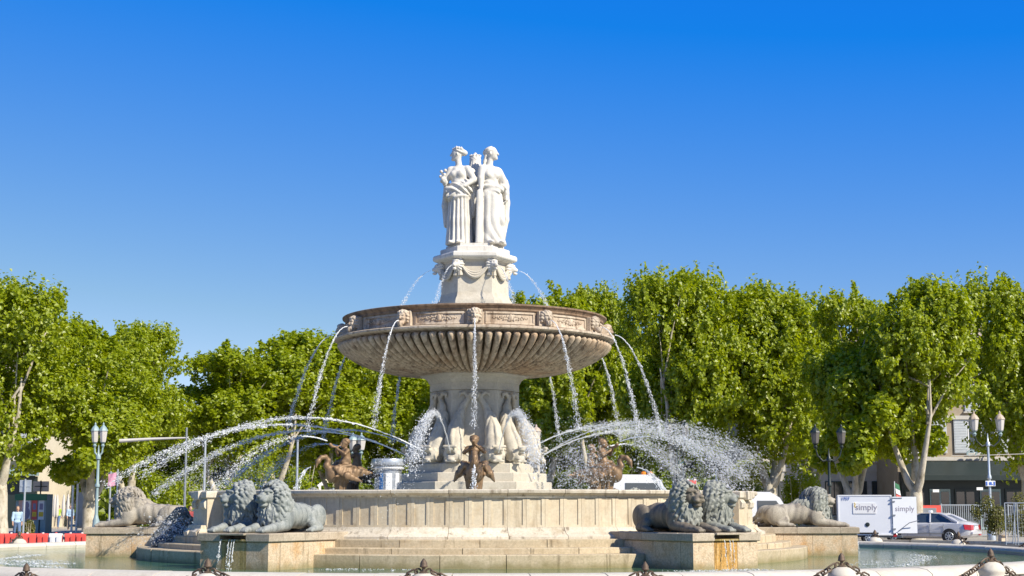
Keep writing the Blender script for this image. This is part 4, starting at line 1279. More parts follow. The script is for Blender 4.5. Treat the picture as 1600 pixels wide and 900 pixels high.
def spout_fall(label, th, xs, z=1.08, vh=0.35, n=90, r=11.16):
    t = R_(th)
    o = thing('spout_fall', label, 'water fall', (0, 0, 0), 0, 'thin falls from the pedestal spouts')
    VV, FF, off = [], [], 0
    for x in xs:
        base = pol(r, th, z) + Vector((cos(t), sin(t), 0)) * x
        ms, me = jet_mesh('water_stream', base, dirv(th, vh + random.uniform(-0.1, 0.1), 0), 0.36, r0=random.uniform(0.006, 0.012), tb=0.24, n=n, s0=0.008, s1=0.06, big=0.012)
        put('stream', ms, o)
        v = np.empty(len(me.vertices) * 3, np.float32); me.vertices.foreach_get('co', v)
        f = np.empty(len(me.polygons) * 3, np.int32); me.polygons.foreach_get('vertices', f)
        VV.append(v.reshape(-1, 3)); FF.append(f.reshape(-1, 3) + off); off += len(me.vertices)
        bpy.data.meshes.remove(me)
    tag(put('drops', np_mesh('drops', np.concatenate(VV), np.concatenate(FF), M['drops'], True), o), kind='stuff')
spout_fall('thin water fall from the spout under the front left lions', LION_TH[5], (-0.3, -0.08, 0.0, 0.07), n=50)
spout_fall('dribble over the rust run under the front right lions', LION_TH[0], (-0.1, 0.06, 0.15), 1.06, 0.2, 20)
spout_fall('thin water fall at the left end pedestal', LION_TH[4], (-0.25, -0.1, 0.1), r=10.92)
spout_fall('thin water fall at the right end pedestal', LION_TH[1], (-0.2, 0.0, 0.2), r=10.92)

def cloud(name, label, parts, cat='spray'):
    """loose spray: parts = (centre, spread, count, drop size)"""
    VV, FF, off = [], [], 0
    for c, sp, n, sz in parts:
        q = np.array(c) + wr.normal(0, 1, (n, 3)) * np.array(sp)
        q[:, 2] = np.maximum(q[:, 2], 0.42 if np.hypot(c[0], c[1]) > 8.3 else 2.0)
        a, f = drops(q, sz * np.exp(wr.normal(-0.5, 0.5, n)))
        VV.append(a); FF.append(f + off); off += len(a)
    o = put(name, np_mesh(name, np.concatenate(VV), np.concatenate(FF), M['mist'], True))
    return tag(o, label, cat, kind='stuff')
cloud('water_spray', 'fine white spray where the jets fall around the shaft and over the coping', [
    ((-2.2, -5.6, 2.45), (0.28, 0.5, 0.42), 1800, 0.011), ((2.6, -5.2, 2.5), (0.5, 0.6, 0.5), 3600, 0.011),
    ((2.7, -4.6, 3.1), (0.35, 0.5, 0.4), 2400, 0.010),
    ((-1.9, -8.4, 1.5), (0.25, 0.3, 0.6), 700, 0.006),
    ((5.6, 1.2, 3.4), (1.3, 0.9, 0.35), 1900, 0.013), ((7.0, 1.8, 2.9), (1.0, 0.9, 0.3), 1900, 0.013), ((7.2, 2.4, 2.6), (0.7, 0.8, 0.15), 2000, 0.006),
    ((-6.5, 1.5, 2.7), (1.1, 0.8, 0.35), 2800, 0.011), ((-7.6, 1.6, 2.6), (0.8, 0.8, 0.3), 2000, 0.011)])
cloud('water_spray', 'splash mound bursting white beside the left end lions', [
    ((-8.0, -2.95, 1.15), (0.30, 0.3, 0.22), 2200, 0.015), ((-8.1, -3.1, 1.0), (0.6, 0.4, 0.12), 600, 0.014)])
# foam and wave crests where the jets land in the lower pool
VV, FF, off = [], [], 0
for r_, a0, a1, n, wd in ((12.9, -95, -48, 900, 0.14), (12.0, -75, -58, 600, 0.4), (12.6, 46, 92, 800, 0.14), (11.8, 52, 70, 260, 0.35), (12.0, 22, 34, 500, 0.3), (10.0, -20, -6, 150, 0.3)):
    t = np.radians(wr.uniform(a0, a1, n)); rr = r_ + wr.normal(0, wd, n) + 0.25 * np.sin(t * 9)
    q = np.stack([rr * np.sin(t), -rr * np.cos(t), np.full(n, WATER_Z + 0.004)], 1)
    a, f = drops(q, 0.02 * np.exp(wr.normal(-0.3, 0.5, n)), flat=0.25)
    VV.append(a); FF.append(f + off); off += len(a)
tag(put('foam', np_mesh('foam', np.concatenate(VV), np.concatenate(FF), M['drops'], True)), 'broken white foam lines on the lower pool', 'foam', kind='stuff')
rk = MB()
rn = random.Random(4)
P_, F_ = [], []
s = SDF((-0.9, -0.7, -0.5), (0.9, 0.7, 0.6), 0.05)
s.ell((0, 0, -0.1), (0.42, 0.38, 0.42), 0.1, disp=lambda X, Y, Z: 0.05 * np.sin(9 * X + 3 * Z) * np.sin(8 * Y + 5 * Z))
s.ell((0.2, 0.05, -0.2), (0.32, 0.3, 0.3), 0.1); s.ell((-0.3, 0, -0.25), (0.4, 0.36, 0.3), 0.1)
M['wetrock'] = stone_mat('wet_dark_rock', (0.05, 0.05, 0.055), (0.08, 0.075, 0.07), sc=3, rough=0.2, vary=0)
thing('wet_rock', 'dark wet rock under the splash beside the left end lions', 'rock', (-7.95, -2.7, 1.02), data=s.mesh('wet_rock', M['wetrock']))
# ------------------------------------------------------------------ plane trees
def leaf_mat(name, c1, c2, c3, tr):
    m = bpy.data.materials.new(name); m.use_nodes = True
    nt = m.node_tree; nt.nodes.clear()
    o = nt.nodes.new('ShaderNodeOutputMaterial')
    v = coords(nt)
    r = ramp(nt, [(0.3, c1), (0.5, c2), (0.72, c3)])
    nt.links.new(noise(nt, v, 3.1, 4, 0.75), r.inputs[0])
    d = nt.nodes.new('ShaderNodeBsdfDiffuse'); t = nt.nodes.new('ShaderNodeBsdfTranslucent'); g = nt.nodes.new('ShaderNodeBsdfGlossy')
    g.inputs['Roughness'].default_value = 0.45; g.inputs['Color'].default_value = (1, 1, 1, 1)
    nt.links.new(r.outputs[0], d.inputs['Color'])
    tc = mixc(nt, 1.0, r.outputs[0], tr, 'MULTIPLY')
    nt.links.new(tc, t.inputs['Color'])
    mx = nt.nodes.new('ShaderNodeMixShader'); mx.inputs[0].default_value = 0.45
    nt.links.new(d.outputs[0], mx.inputs[1]); nt.links.new(t.outputs[0], mx.inputs[2])
    m2 = nt.nodes.new('ShaderNodeMixShader'); m2.inputs[0].default_value = 0.035
    nt.links.new(mx.outputs[0], m2.inputs[1]); nt.links.new(g.outputs[0], m2.inputs[2])
    nt.links.new(m2.outputs[0], o.inputs['Surface'])
    return m
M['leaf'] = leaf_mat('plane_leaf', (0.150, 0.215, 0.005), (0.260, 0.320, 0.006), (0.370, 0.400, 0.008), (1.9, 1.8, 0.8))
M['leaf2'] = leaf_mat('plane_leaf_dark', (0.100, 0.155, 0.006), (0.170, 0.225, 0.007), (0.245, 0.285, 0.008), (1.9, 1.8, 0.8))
M['leaf3'] = leaf_mat('olive_shrub_leaf', (0.12, 0.14, 0.03), (0.18, 0.18, 0.04), (0.22, 0.21, 0.06), (1.3, 1.3, 0.8))
m, nt, b = node_mat('plane_bark')
v = coords(nt, (1, 1, 0.6))
r = ramp(nt, [(0.34, (0.22, 0.19, 0.13)), (0.46, (0.42, 0.37, 0.28)), (0.62, (0.55, 0.50, 0.41)), (0.78, (0.35, 0.33, 0.25))])
nt.links.new(noise(nt, v, 2.6, 5, 0.65), r.inputs[0])
nt.links.new(r.outputs[0], b.inputs['Base Color']); b.inputs['Roughness'].default_value = 0.9
bump(nt, b, noise(nt, v, 14, 4, 0.6), 0.4, 0.03)
M['bark'] = m
lr = np.random.default_rng(5)
def unit(a): return a / (np.linalg.norm(a, axis=-1, keepdims=True) + 1e-9)
def leaf_cloud(name, base, nrm, size, mat):
    """one folded leaf (two triangles) at each base point, facing nrm"""
    n = len(base)
    t = unit(np.cross(nrm, lr.normal(0, 1, (n, 3))))
    t = unit(t + np.array((0, 0, -0.35)))
    s_ = unit(np.cross(nrm, t))
    L = size[:, None]
    fold = 0.16 * L * nrm
    V = np.stack([base - t * L * 0.45, base + s_ * L * 0.46 + fold, base + t * L * 0.55, base - s_ * L * 0.46 + fold], 1)
    F = np.array([(0, 1, 2), (0, 2, 3)])[None] + (np.arange(n) * 4)[:, None, None]
    return np_mesh(name, V.reshape(-1, 3), F.reshape(-1, 3), mat, False)
def crown_points(seed, W, z0, z1, nl, shoots, per, low=0.0):
    r_ = np.random.default_rng(seed)
    c0 = np.array((0, 0, (z0 + z1) / 2)); half = np.array((W / 2, W / 2, (z1 - z0) / 2))
    d = unit(r_.normal(0, 1, (nl, 3)))
    lc = c0 + d * half * (0.30 + 0.45 * r_.random((nl, 1)))
    lc[:3] = c0 + r_.normal(0, 0.15, (3, 3)) * half
    for i in range(4):                                       # tall leaders make the uneven top
        lc[3 + i] = c0 + np.array((r_.uniform(-0.55, 0.55) * W / 2, r_.uniform(-0.55, 0.55) * W / 2, half[2] * r_.uniform(0.62, 0.86)))
    R = W * (0.15 + 0.10 * r_.random(nl))
    ns = 22                                                  # thin upright shoots that break the outline
    q = unit(r_.normal(0, 1, (ns, 3)) * np.array((1, 1, 0.5)) + np.array((0, 0, 1.0)))
    lc2 = c0 + q * half * r_.uniform(0.92, 1.12, (ns, 1))
    lc = np.concatenate([lc, lc2]); R = np.concatenate([R, W * r_.uniform(0.05, 0.085, ns)]); nl += ns
    B, Nn, Sz = [], [], []
    for i in range(nl):
        n = max(5, int(shoots * (R[i] / (W * 0.2)) ** 2))
        dd = unit(r_.normal(0, 1, (n, 3)) + unit(lc[i] - c0) * 0.55 + np.array((0, 0, 0.25)))
        st = lc[i] + dd * R[i] * np.cbrt(r_.uniform(0.12, 1.0, (n, 1)))
        sd = unit(dd * 0.55 + np.array((0, 0, 0.75)) + r_.normal(0, 0.25, (n, 3)))
        ln = np.maximum(R[i], 0.11 * W) * r_.uniform(0.35, 0.8, (n, 1))
        for k in range(per):
            t = (k + r_.random((n, 1))) / per
            p = st + sd * ln * t + r_.normal(0, 0.13, (n, 3)) * (1.15 - 0.6 * t)
            B.append(p)
            Nn.append(unit(np.array((0, 0, 0.55)) + dd * 0.75 + r_.normal(0, 0.55, (n, 3))))
            Sz.append(r_.uniform(0.21, 0.37, n) * (1.0 - 0.25 * t[:, 0]))
    return np.concatenate(B), np.concatenate(Nn), np.concatenate(Sz), lc
def trunk_mesh(seed, r0, zf, nl, lc, lean=0.0):
    rn = random.Random(seed)
    b = MB()
    fx = lean * zf
    b.tube([(0, 0, -0.1), (0.02, 0, 0.25), (fx * 0.35, 0.02, zf * 0.4), (fx * 0.75, 0, zf * 0.8), (fx, 0, zf - 0.05), (fx, 0, zf + 0.12), (fx, 0, zf + 0.2)], [r0 * 1.45, r0 * 1.08, r0 * 0.95, r0 * 0.98, r0 * 0.9, r0 * 0.6, r0 * 0.2], 12)
    a0 = rn.random() * 6
    for i in range(nl):
        a = a0 + 2 * pi * i / nl + rn.uniform(-0.3, 0.3)
        rr, zz = rn.uniform(0.9, 1.5), rn.uniform(2.0, 3.0)
        p = Vector((fx, 0, zf - 0.25))
        q1 = p + Vector((cos(a) * rr * 0.55, sin(a) * rr * 0.55, zz * 0.45))
        q2 = p + Vector((cos(a) * rr, sin(a) * rr, zz))
        q3 = q2 + Vector((cos(a + 0.4) * 0.4, sin(a + 0.4) * 0.4, 1.6))
        q4 = q3 + Vector((cos(a - 0.5) * 0.5, sin(a - 0.5) * 0.5, 2.0))
        rl = r0 * rn.uniform(0.5, 0.66)
        b.tube([p, (p + q1) / 2 + Vector((cos(a), sin(a), 0)) * 0.12, q1, q2, q3, q4], [rl * 1.35, rl * 1.12, rl * 0.95, rl * 0.72, rl * 0.5, rl * 0.22], 9)
        for j in range(5):
            c = lc[rn.randrange(len(lc))]
            s0 = q2.lerp(q4, rn.random())
            e = Vector(c) if True else None
            mid = s0.lerp(e, 0.5) + Vector((0, 0, 0.4))
            b.tube([s0, mid, e], [rl * 0.36, rl * 0.24, rl * 0.1], 6)
    return b.mesh('trunk', M['bark'], 60)
VAR = []
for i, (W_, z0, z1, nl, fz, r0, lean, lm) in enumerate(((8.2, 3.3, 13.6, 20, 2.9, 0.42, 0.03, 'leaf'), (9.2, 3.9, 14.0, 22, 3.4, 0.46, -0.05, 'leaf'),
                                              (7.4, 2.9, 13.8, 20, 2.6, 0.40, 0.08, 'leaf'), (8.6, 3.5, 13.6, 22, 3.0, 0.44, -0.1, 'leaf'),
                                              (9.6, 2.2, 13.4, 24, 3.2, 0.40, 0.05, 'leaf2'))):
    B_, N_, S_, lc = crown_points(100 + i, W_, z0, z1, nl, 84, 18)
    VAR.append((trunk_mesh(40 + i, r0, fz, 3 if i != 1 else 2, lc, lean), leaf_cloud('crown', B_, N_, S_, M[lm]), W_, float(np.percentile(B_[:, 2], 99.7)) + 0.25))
def tree(px, Y, topy, wpx, var, rz, label, dark=False, group='plane trees round the square', lowz=None):
    d = Y + 45
    x = gx(px, Y)
    ztop = at(px, topy, Y).z
    tm, cm, W_, H_ = VAR[var]
    sc = ztop / H_
    sw = (wpx / FPX * d) / W_ * 1.08
    t = thing('plane_tree', label, 'tree', (x, Y, -0.02), rz, group)
    put('trunk', tm, t, scale=(min(sw, sc * 1.1), min(sw, sc * 1.1), sc))
    put('crown', cm, t, scale=(sw, sw, sc))
    return t
TREES = [
 (2, 33, 430, 220, 1, 0.4, 'big plane tree at the left edge with a thick pale forked trunk'),
 (140, 39, 497, 200, 0, 2.0, 'plane tree behind the left twin street lamp'),
 (205, 52, 505, 165, 3, 1.0, 'plane tree right of the left street lamp, slender leaning trunk'),
 (262, 84, 640, 150, 4, 3.3, 'far dark plane tree in the gap left of the middle left crown'),
 (350, 56, 540, 165, 2, 4.1, 'plane tree with two pale stems above the left end lions'),
 (425, 60, 518, 205, 0, 5.2, 'plane tree above the blue grey lions'),
 (528, 66, 520, 190, 3, 0.3, 'plane tree just left of the bowl'),
 (628, 72, 575, 190, 1, 2.6, 'plane tree behind the bowl and shaft on the left'),
 (735, 84, 585, 210, 4, 1.4, 'dark plane tree straight behind the shaft'),
 (852, 62, 452, 170, 2, 1.9, 'plane tree behind the right half of the bowl'),
 (925, 70, 448, 140, 0, 3.7, 'plane tree right of the bowl with spiky top'),
 (1062, 50, 414, 190, 1, 5.0, 'tallest plane tree, right of the bowl'),
 (1198, 52, 440, 190, 3, 2.9, 'plane tree with a Y shaped trunk above the front right lions'),
 (1268, 60, 478, 150, 0, 0.9, 'plane tree behind the dark street lamp'),
 (1340, 42, 452, 150, 2, 3.0, 'plane tree behind the white trailer, three stemmed trunk'),
 (1432, 38, 436, 185, 0, 4.6, 'plane tree behind the silver car with a wide forked pale trunk'),
 (1608, 50, 430, 185, 1, 1.2, 'shaded plane tree at the right edge'),
 (1000, 86, 505, 200, 4, 2.2, 'dark plane tree in the second row behind the tallest one'),
 (1140, 92, 500, 220, 4, 0.5, 'dark plane tree in the second row above the right swan spray'),
 (1385, 88, 500, 220, 4, 3.9, 'dark plane tree in the second row behind the trailer'),
 (232, 90, 640, 190, 4, 5.5, 'dark plane tree in the second row behind the left lamp'),
 (440, 96, 600, 230, 4, 2.7, 'dark plane tree in the second row behind the blue grey lions'),
 (585, 100, 600, 220, 4, 4.4, 'dark plane tree in the second row left of the shaft'),
 (860, 98, 560, 210, 4, 0.2, 'dark plane tree in the second row right of the shaft'),
 (330, 110, 640, 200, 4, 1.1, 'farthest dark plane tree at left behind the two pale stems'),
 (110, 104, 640, 130, 4, 0.1, 'farthest plane tree along the left street'),
]
TT = {}
for a in TREES: TT[a[0]] = tree(*a)
def low_branch(tr, spots, seed):
    """leafy low boughs of one tree: blobs of leaves given by photo position, depth and radius in metres"""
    r_ = np.random.default_rng(seed)
    B, Nn = [], []
    o = tr.location
    for px, py, Y, rx, rz in spots:
        c = np.array(at(px, py, Y) - o); n = int(420 * rx * rz + 120)
        d = unit(r_.normal(0, 1, (n, 3)))
        B.append(c + d * np.array((rx, rx * 0.7, rz)) * np.cbrt(r_.random((n, 1))))
        Nn.append(unit(d * 0.6 + np.array((0, 0, 0.6)) + r_.normal(0, 0.5, (n, 3))))
    B = np.concatenate(B); Nn = np.concatenate(Nn)
    put('low_bough', leaf_cloud('low_bough', B, Nn, r_.uniform(0.22, 0.38, len(B)), M['leaf']), tr)
low_branch(TT[1432], ((1478, 672, 35, 1.7, 1.0), (1455, 700, 35, 1.5, 0.8), (1490, 712, 35, 1.0, 0.6), (1468, 728, 34.5, 0.9, 0.45), (1410, 690, 39, 1.2, 0.8), (1450, 625, 34.5, 1.7, 1.2), (1490, 640, 36, 1.3, 1.0), (1425, 650, 34.5, 1.3, 0.9), (1465, 600, 34.5, 1.6, 1.2)), 1)
low_branch(TT[1340], ((1370, 700, 41, 1.5, 0.9), (1345, 690, 43, 1.4, 1.0), (1385, 722, 41, 1.0, 0.6), (1310, 688, 43, 1.2, 0.8)), 2)
low_branch(TT[1198], ((1245, 730, 48, 1.5, 0.7), (1225, 742, 48, 1.0, 0.5), (1262, 740, 48, 0.9, 0.4), (1180, 700, 50, 1.6, 0.9)), 3)
low_branch(TT[1608], ((1596, 715, 49, 0.9, 0.9),), 4)
low_branch(TT[140], ((40, 720, 40, 0.9, 0.6), (60, 735, 40, 0.6, 0.5), (190, 735, 40, 1.4, 0.8), (168, 720, 42, 1.3, 0.8)), 5)
# ------------------------------------------------------------------ shrubs and low greenery
def bush_mesh(seed, rx, ry, rz, n, mat, sz=0.12):
    r_ = np.random.default_rng(seed)
    nl = 9
    c = r_.normal(0, 0.42, (nl, 3)) * np.array((rx, ry, rz)) + np.array((0, 0, rz * 0.95))
    i = r_.integers(0, nl, n)
    d = unit(r_.normal(0, 1, (n, 3)))
    p = c[i] + d * np.array((rx, ry, rz)) * 0.5 * np.cbrt(r_.random((n, 1)))
    p[:, 2] = np.abs(p[:, 2]) + 0.03
    return leaf_cloud('foliage', p, unit(d * 0.7 + np.array((0, 0, 0.5)) + r_.normal(0, 0.5, (n, 3))), r_.uniform(0.6, 1.3, n) * sz, mat)
def stems_mesh(seed, rx, h, n):
    rn = random.Random(seed); b = MB()
    for i in range(n):
        a = rn.random() * 6.28
        b.tube([(cos(a) * 0.08, sin(a) * 0.08, -0.02), (cos(a) * rx * 0.4, sin(a) * rx * 0.4, h * 0.5), (cos(a) * rx * 0.7, sin(a) * rx * 0.7, h)], [0.025, 0.018, 0.008], 5)
    return b.mesh('stems', M['bark'], 60)
def bush(px, Y, wpx, topy, label, mat, seed, name='shrub', n=1600, sz=0.12, group='shrubs round the square'):
    d = Y + 45; w = wpx / FPX * d; h = at(px, topy, Y).z
    t = thing(name, label, 'shrub', (gx(px, Y), Y, 0), 0, group)
    put('stems', stems_mesh(seed, w * 0.4, h * 0.8, 7), t)
    put('foliage', bush_mesh(seed, w * 0.5, w * 0.4, h * 0.5, n, M[mat], sz), t)
BUSH = [(47, 36, 24, 809, 'clipped yellow green bush behind the red barriers', 'leaf3', 1, 1800, 0.09),
        (1556, 33.5, 46, 782, 'loose olive shrub between railing and wire fence panel', 'leaf3', 2, 2200, 0.11),
        (1596, 44, 46, 776, 'olive shrub at the right edge behind the wire fence panel', 'leaf3', 3, 2200, 0.11),
        (238, 46, 60, 742, 'green bush behind the left end lions', 'leaf', 4, 3000, 0.17),
        (300, 50, 70, 735, 'bright bush under the two pale stems', 'leaf', 5, 3600, 0.17),
        (385, 54, 80, 722, 'bright bush behind the outer blue grey lion', 'leaf', 6, 4200, 0.17),
        (470, 50, 75, 700, 'bright bush left of the left swan', 'leaf', 7, 4600, 0.17),
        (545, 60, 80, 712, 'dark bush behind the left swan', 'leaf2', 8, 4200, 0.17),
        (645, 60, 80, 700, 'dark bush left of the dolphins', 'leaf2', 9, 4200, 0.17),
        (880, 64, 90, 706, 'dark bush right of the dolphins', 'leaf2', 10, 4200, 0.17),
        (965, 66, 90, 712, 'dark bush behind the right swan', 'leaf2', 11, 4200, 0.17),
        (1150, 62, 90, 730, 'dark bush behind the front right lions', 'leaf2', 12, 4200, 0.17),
        (1240, 58, 60, 728, 'bright bush above the pale right end lion', 'leaf', 13, 3000, 0.17)]
for px, Y, w, ty, lb, mt, sd, n, sz in BUSH:
    bush(px, Y, w, ty, lb, mt, sd, n=n, sz=sz)
# distant wood that closes the view between the trunks
r_ = np.random.default_rng(77)
n = 30000
p = np.stack([r_.uniform(-150, 170, n), r_.uniform(128, 140, n), r_.uniform(0.2, 9.5, n)], 1)
p[:, 2] *= 0.75 + 0.25 * np.sin(p[:, 0] * 0.35) * np.sin(p[:, 0] * 0.13 + 1)
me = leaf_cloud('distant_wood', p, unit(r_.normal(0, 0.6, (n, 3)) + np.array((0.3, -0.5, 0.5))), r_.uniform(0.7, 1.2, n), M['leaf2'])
tag(put('distant_wood', me), 'dark mass of trees closing the view far behind the square', 'wood', kind='stuff')
# ------------------------------------------------------------------ street: buildings, lamps, vehicles, fences, people
M['wall_brown'] = stone_mat('brown_render', (0.30, 0.24, 0.17), (0.36, 0.30, 0.22), sc=0.6, streak=0.4, speck=0.1, vary=0, dark=(0.18, 0.14, 0.1))
M['wall_pale'] = stone_mat('pale_render', (0.50, 0.47, 0.42), (0.58, 0.55, 0.49), sc=0.6, streak=0.3, speck=0.1, vary=0.1, dark=(0.3, 0.28, 0.24))
M['wall_cream'] = stone_mat('cream_render', (0.60, 0.53, 0.40), (0.66, 0.60, 0.47), sc=0.6, streak=0.2, speck=0.08, vary=0, dark=(0.35, 0.3, 0.2))
M['shutter'] = plain_mat('grey_shutter_paint', (0.50, 0.53, 0.55), 0.6)
M['white'] = plain_mat('white_paint', (0.78, 0.78, 0.78), 0.4, var=0.05)
M['panel_white'] = plain_mat('white_panel', (0.72, 0.74, 0.78), 0.35, var=0.03)
M['dark'] = plain_mat('dark_green_black', (0.018, 0.028, 0.026), 0.4)
M['black'] = plain_mat('black_rubber', (0.02, 0.02, 0.021), 0.7)
M['grey'] = plain_mat('grey_metal', (0.33, 0.35, 0.37), 0.4, 0.6)
M['galv'] = plain_mat('galvanised_steel', (0.50, 0.54, 0.58), 0.35, 0.5)
M['teal'] = plain_mat('grey_teal_paint', (0.26, 0.35, 0.36), 0.45)
M['lampglass'] = plain_mat('frosted_lantern_glass', (0.58, 0.55, 0.51), 0.3, var=0.05)
M['lamptop'] = plain_mat('weathered_lantern_cap', (0.45, 0.36, 0.28), 0.6)
M['red'] = plain_mat('red_plastic', (0.75, 0.10, 0.075), 0.45, var=0.15, sc=2)
M['wplastic'] = plain_mat('white_plastic', (0.75, 0.75, 0.74), 0.45, var=0.08, sc=2)
M['orange'] = plain_mat('orange_plastic', (0.80, 0.22, 0.02), 0.3)
M['blue'] = plain_mat('blue_panel', (0.04, 0.16, 0.42), 0.4)
M['green'] = plain_mat('green_paint', (0.03, 0.16, 0.07), 0.5)
M['yellow'] = plain_mat('yellow_print', (0.70, 0.48, 0.03), 0.5)
M['pink'] = plain_mat('pink_cloth', (0.75, 0.35, 0.48), 0.8)
M['peach'] = plain_mat('peach_print', (0.70, 0.42, 0.32), 0.6)
M['violet'] = plain_mat('grey_violet_print', (0.25, 0.22, 0.30), 0.6)
M['glass'] = glass_mat('dark_window_glass')
M['ink'] = plain_mat('grey_print', (0.30, 0.28, 0.33), 0.6)
M['inkblue'] = plain_mat('blue_print', (0.06, 0.14, 0.5), 0.6)
M['sign_teal'] = plain_mat('teal_sign', (0.02, 0.38, 0.33), 0.5)
M['beige'] = plain_mat('beige_box', (0.55, 0.45, 0.33), 0.8)
M['iron'] = stone_mat('rusty_iron', (0.10, 0.08, 0.06), (0.17, 0.12, 0.085), sc=6, speck=0.3, vary=0.2, rough=0.6, metal=0.3)
TCACHE = {}
def text_mesh(txt, size, mat, extrude=0.004, shear=0.0, name='lettering'):
    cu = bpy.data.curves.new('t', 'FONT')
    cu.body = txt; cu.size = size; cu.extrude = extrude; cu.align_x = 'CENTER'; cu.shear = shear; cu.resolution_u = 3
    o = bpy.data.objects.new('t', cu); C.objects.link(o)
    bpy.context.view_layer.update()
    me = bpy.data.meshes.new_from_object(o.evaluated_get(bpy.context.evaluated_depsgraph_get()))
    bpy.data.objects.remove(o, do_unlink=True)
    me.name = name; me.materials.clear(); me.materials.append(mat)
    return me
def bx(name, c, d, mat, parent, bev=0.0, rz=0.0):
    b = MB()
    (b.bbox(c, d, bev, rz) if bev else b.box(c, d, rz))
    return put(name, b.mesh(name, M[mat]), parent)

# --- buildings.  Local frame: x along the front, -y to the square, z up
def window(parent, x, z, w, h, shut=None, fr='white', rail=False, y=0.0):
    f = MB()
    t = 0.07
    for a, b_ in (((x - w / 2 + t / 2, y - 0.03, z + h / 2), (t, 0.1, h)), ((x + w / 2 - t / 2, y - 0.03, z + h / 2), (t, 0.1, h)),
                  ((x, y - 0.03, z + h - t / 2), (w - 2 * t - 0.002, 0.1, t)), ((x, y - 0.03, z + t / 2), (w - 2 * t - 0.002, 0.1, t)), ((x, y - 0.035, z + h / 2), (0.06, 0.09, h - 2 * t))):
        f.box(a, b_)
    wn_ = put('window', f.mesh('window', M[fr]), parent)
    for s_ in (-1, 1):
        bx('pane', (x + s_ * (w / 4 - 0.01), y - 0.012, z + h / 2), (w / 2 - t - 0.04, 0.02, h - 2 * t - 0.01), 'glass', wn_)
    if shut:
        for s_ in (-1, 1):
            b = MB()
            cx = x + s_ * (w * 0.77 if shut == 'open' else w * 0.25)
            ww = w * 0.5 - 0.02
            b.box((cx, y - 0.10, z + h / 2), (ww, 0.05, h))
            n = int(h / 0.12)
            for i in range(n):
                b.box((cx, y - 0.135, z + 0.08 + i * (h - 0.1) / n), (ww - 0.12, 0.03, 0.05))
            put('shutter', b.mesh('shutter', M['shutter']), wn_)
    bx('sill', (x, y - 0.09, z - 0.06), (w + 0.25, 0.2, 0.1), 'wall_pale', wn_)
def building(px0, px1, Y, h, mat, label, depth=10.0):
    x0, x1 = gx(px0, Y), gx(px1, Y)
    w = x1 - x0
    t = thing('building', label, 'building', ((x0 + x1) / 2, Y, 0), 0)
    bx('wall', (0, depth / 2, h / 2), (w, depth, h), mat, t)
    r = MB(); r.add([(-w / 2 - .4, -.5, h), (w / 2 + .4, -.5, h), (w / 2 + .4, depth + .4, h), (-w / 2 - .4, depth + .4, h), (-w / 2, depth / 2, h + 2.2), (w / 2, depth / 2, h + 2.2)],
                    [(0, 1, 5, 4), (2, 3, 4, 5), (1, 2, 5), (3, 0, 4), (3, 2, 1, 0)])
    put('roof', r.mesh('roof', M['lamptop']), t)
    c = MB()
    for z in (5.15, 8.15): c.box((0, -0.1, z), (w + 0.1, 0.24, 0.28))
    c.box((0, -0.16, h - 0.3), (w + 0.1, 0.36, 0.5))
    put('cornice', c.mesh('cornice', M['wall_pale']), t)
    return t, w
# right: cafe building with dark ground floor
Yb = 68
t, w = building(1405, 1760, Yb, 13.5, 'wall_brown', 'brown building at right with a dark cafe front and grey shutters')
ox = t.location.x
for px in (1538, 1440, 1628, 1718):
    xx = gx(px, Yb) - ox
    window(t, xx, 5.55, 2.0, 2.45, 'open')
    window(t, xx - 0.35, 8.6, 1.6, 2.1, 'closed')
    window(t, xx, 11.3, 1.3, 1.6, 'closed')
bx('cafe_front', (0, -0.3, 2.05), (w - 0.2, 0.6, 4.1), 'dark', t)
aw = MB(); aw.add([(-w / 2, -0.62, 4.95), (w / 2, -0.62, 4.95), (w / 2, -2.6, 3.9), (-w / 2, -2.6, 3.9), (-w / 2, -2.6, 3.55), (w / 2, -2.6, 3.55), (-w / 2, -0.62, 4.85), (w / 2, -0.62, 4.85)],
                  [(0, 1, 2, 3), (3, 2, 5, 4), (7, 6, 4, 5)])
put('awning', aw.mesh('awning', M['dark']), t)
bx('awning_fascia', (0, -0.66, 4.55), (w, 0.1, 0.55), 'grey', t)
for i in range(9):
    xx = -w / 2 + 1.0 + i * (w - 2) / 8
    p_ = bx('door_frame', (xx, -0.66, 1.5), (1.5, 0.08, 2.9), 'teal' if i % 2 else 'dark', t)
    bx('pane', (xx - 0.36, -0.71, 1.5), (0.58, 0.03, 2.5), 'glass', p_)
    bx('pane', (xx + 0.36, -0.71, 1.5), (0.58, 0.03, 2.5), 'glass', p_)
for i, px in enumerate((1466, 1535)):
    bx('notice', (gx(px, Yb - 3) - ox, -2.63, 2.95 if i else 2.8), (0.45, 0.04, 0.2), 'white', t)
sg = put('lettering', text_mesh('enti', 1.0, M['teal'], 0.06, 0.35), t, loc=(gx(1527, Yb) - ox, -0.8, 5.33), rot=(pi / 2, 0, 0))
sg.scale = (1.35, 1, 1)
# middle right: pale stone building
t, w = building(1170, 1402, 74, 13.0, 'wall_pale', 'pale stone building behind the dark lamp and trailer')
for i in range(6):
    xx = -w / 2 + 1.2 + i * (w - 2.4) / 5
    window(t, xx, 5.6, 1.3, 2.1, 'closed' if i % 2 else 'open'); window(t, xx, 9.0, 1.3, 2.0, 'closed')
    window(t, xx, 1.0, 1.4, 2.6, None, 'dark')
for i in range(8):
    bx('stone_course', (0, -0.03 - (i % 2) * 0.03, 0.55 + i * 0.58), (w - 0.02, 0.05, 0.54), 'wall_pale', t) if i in (0, 7) else None
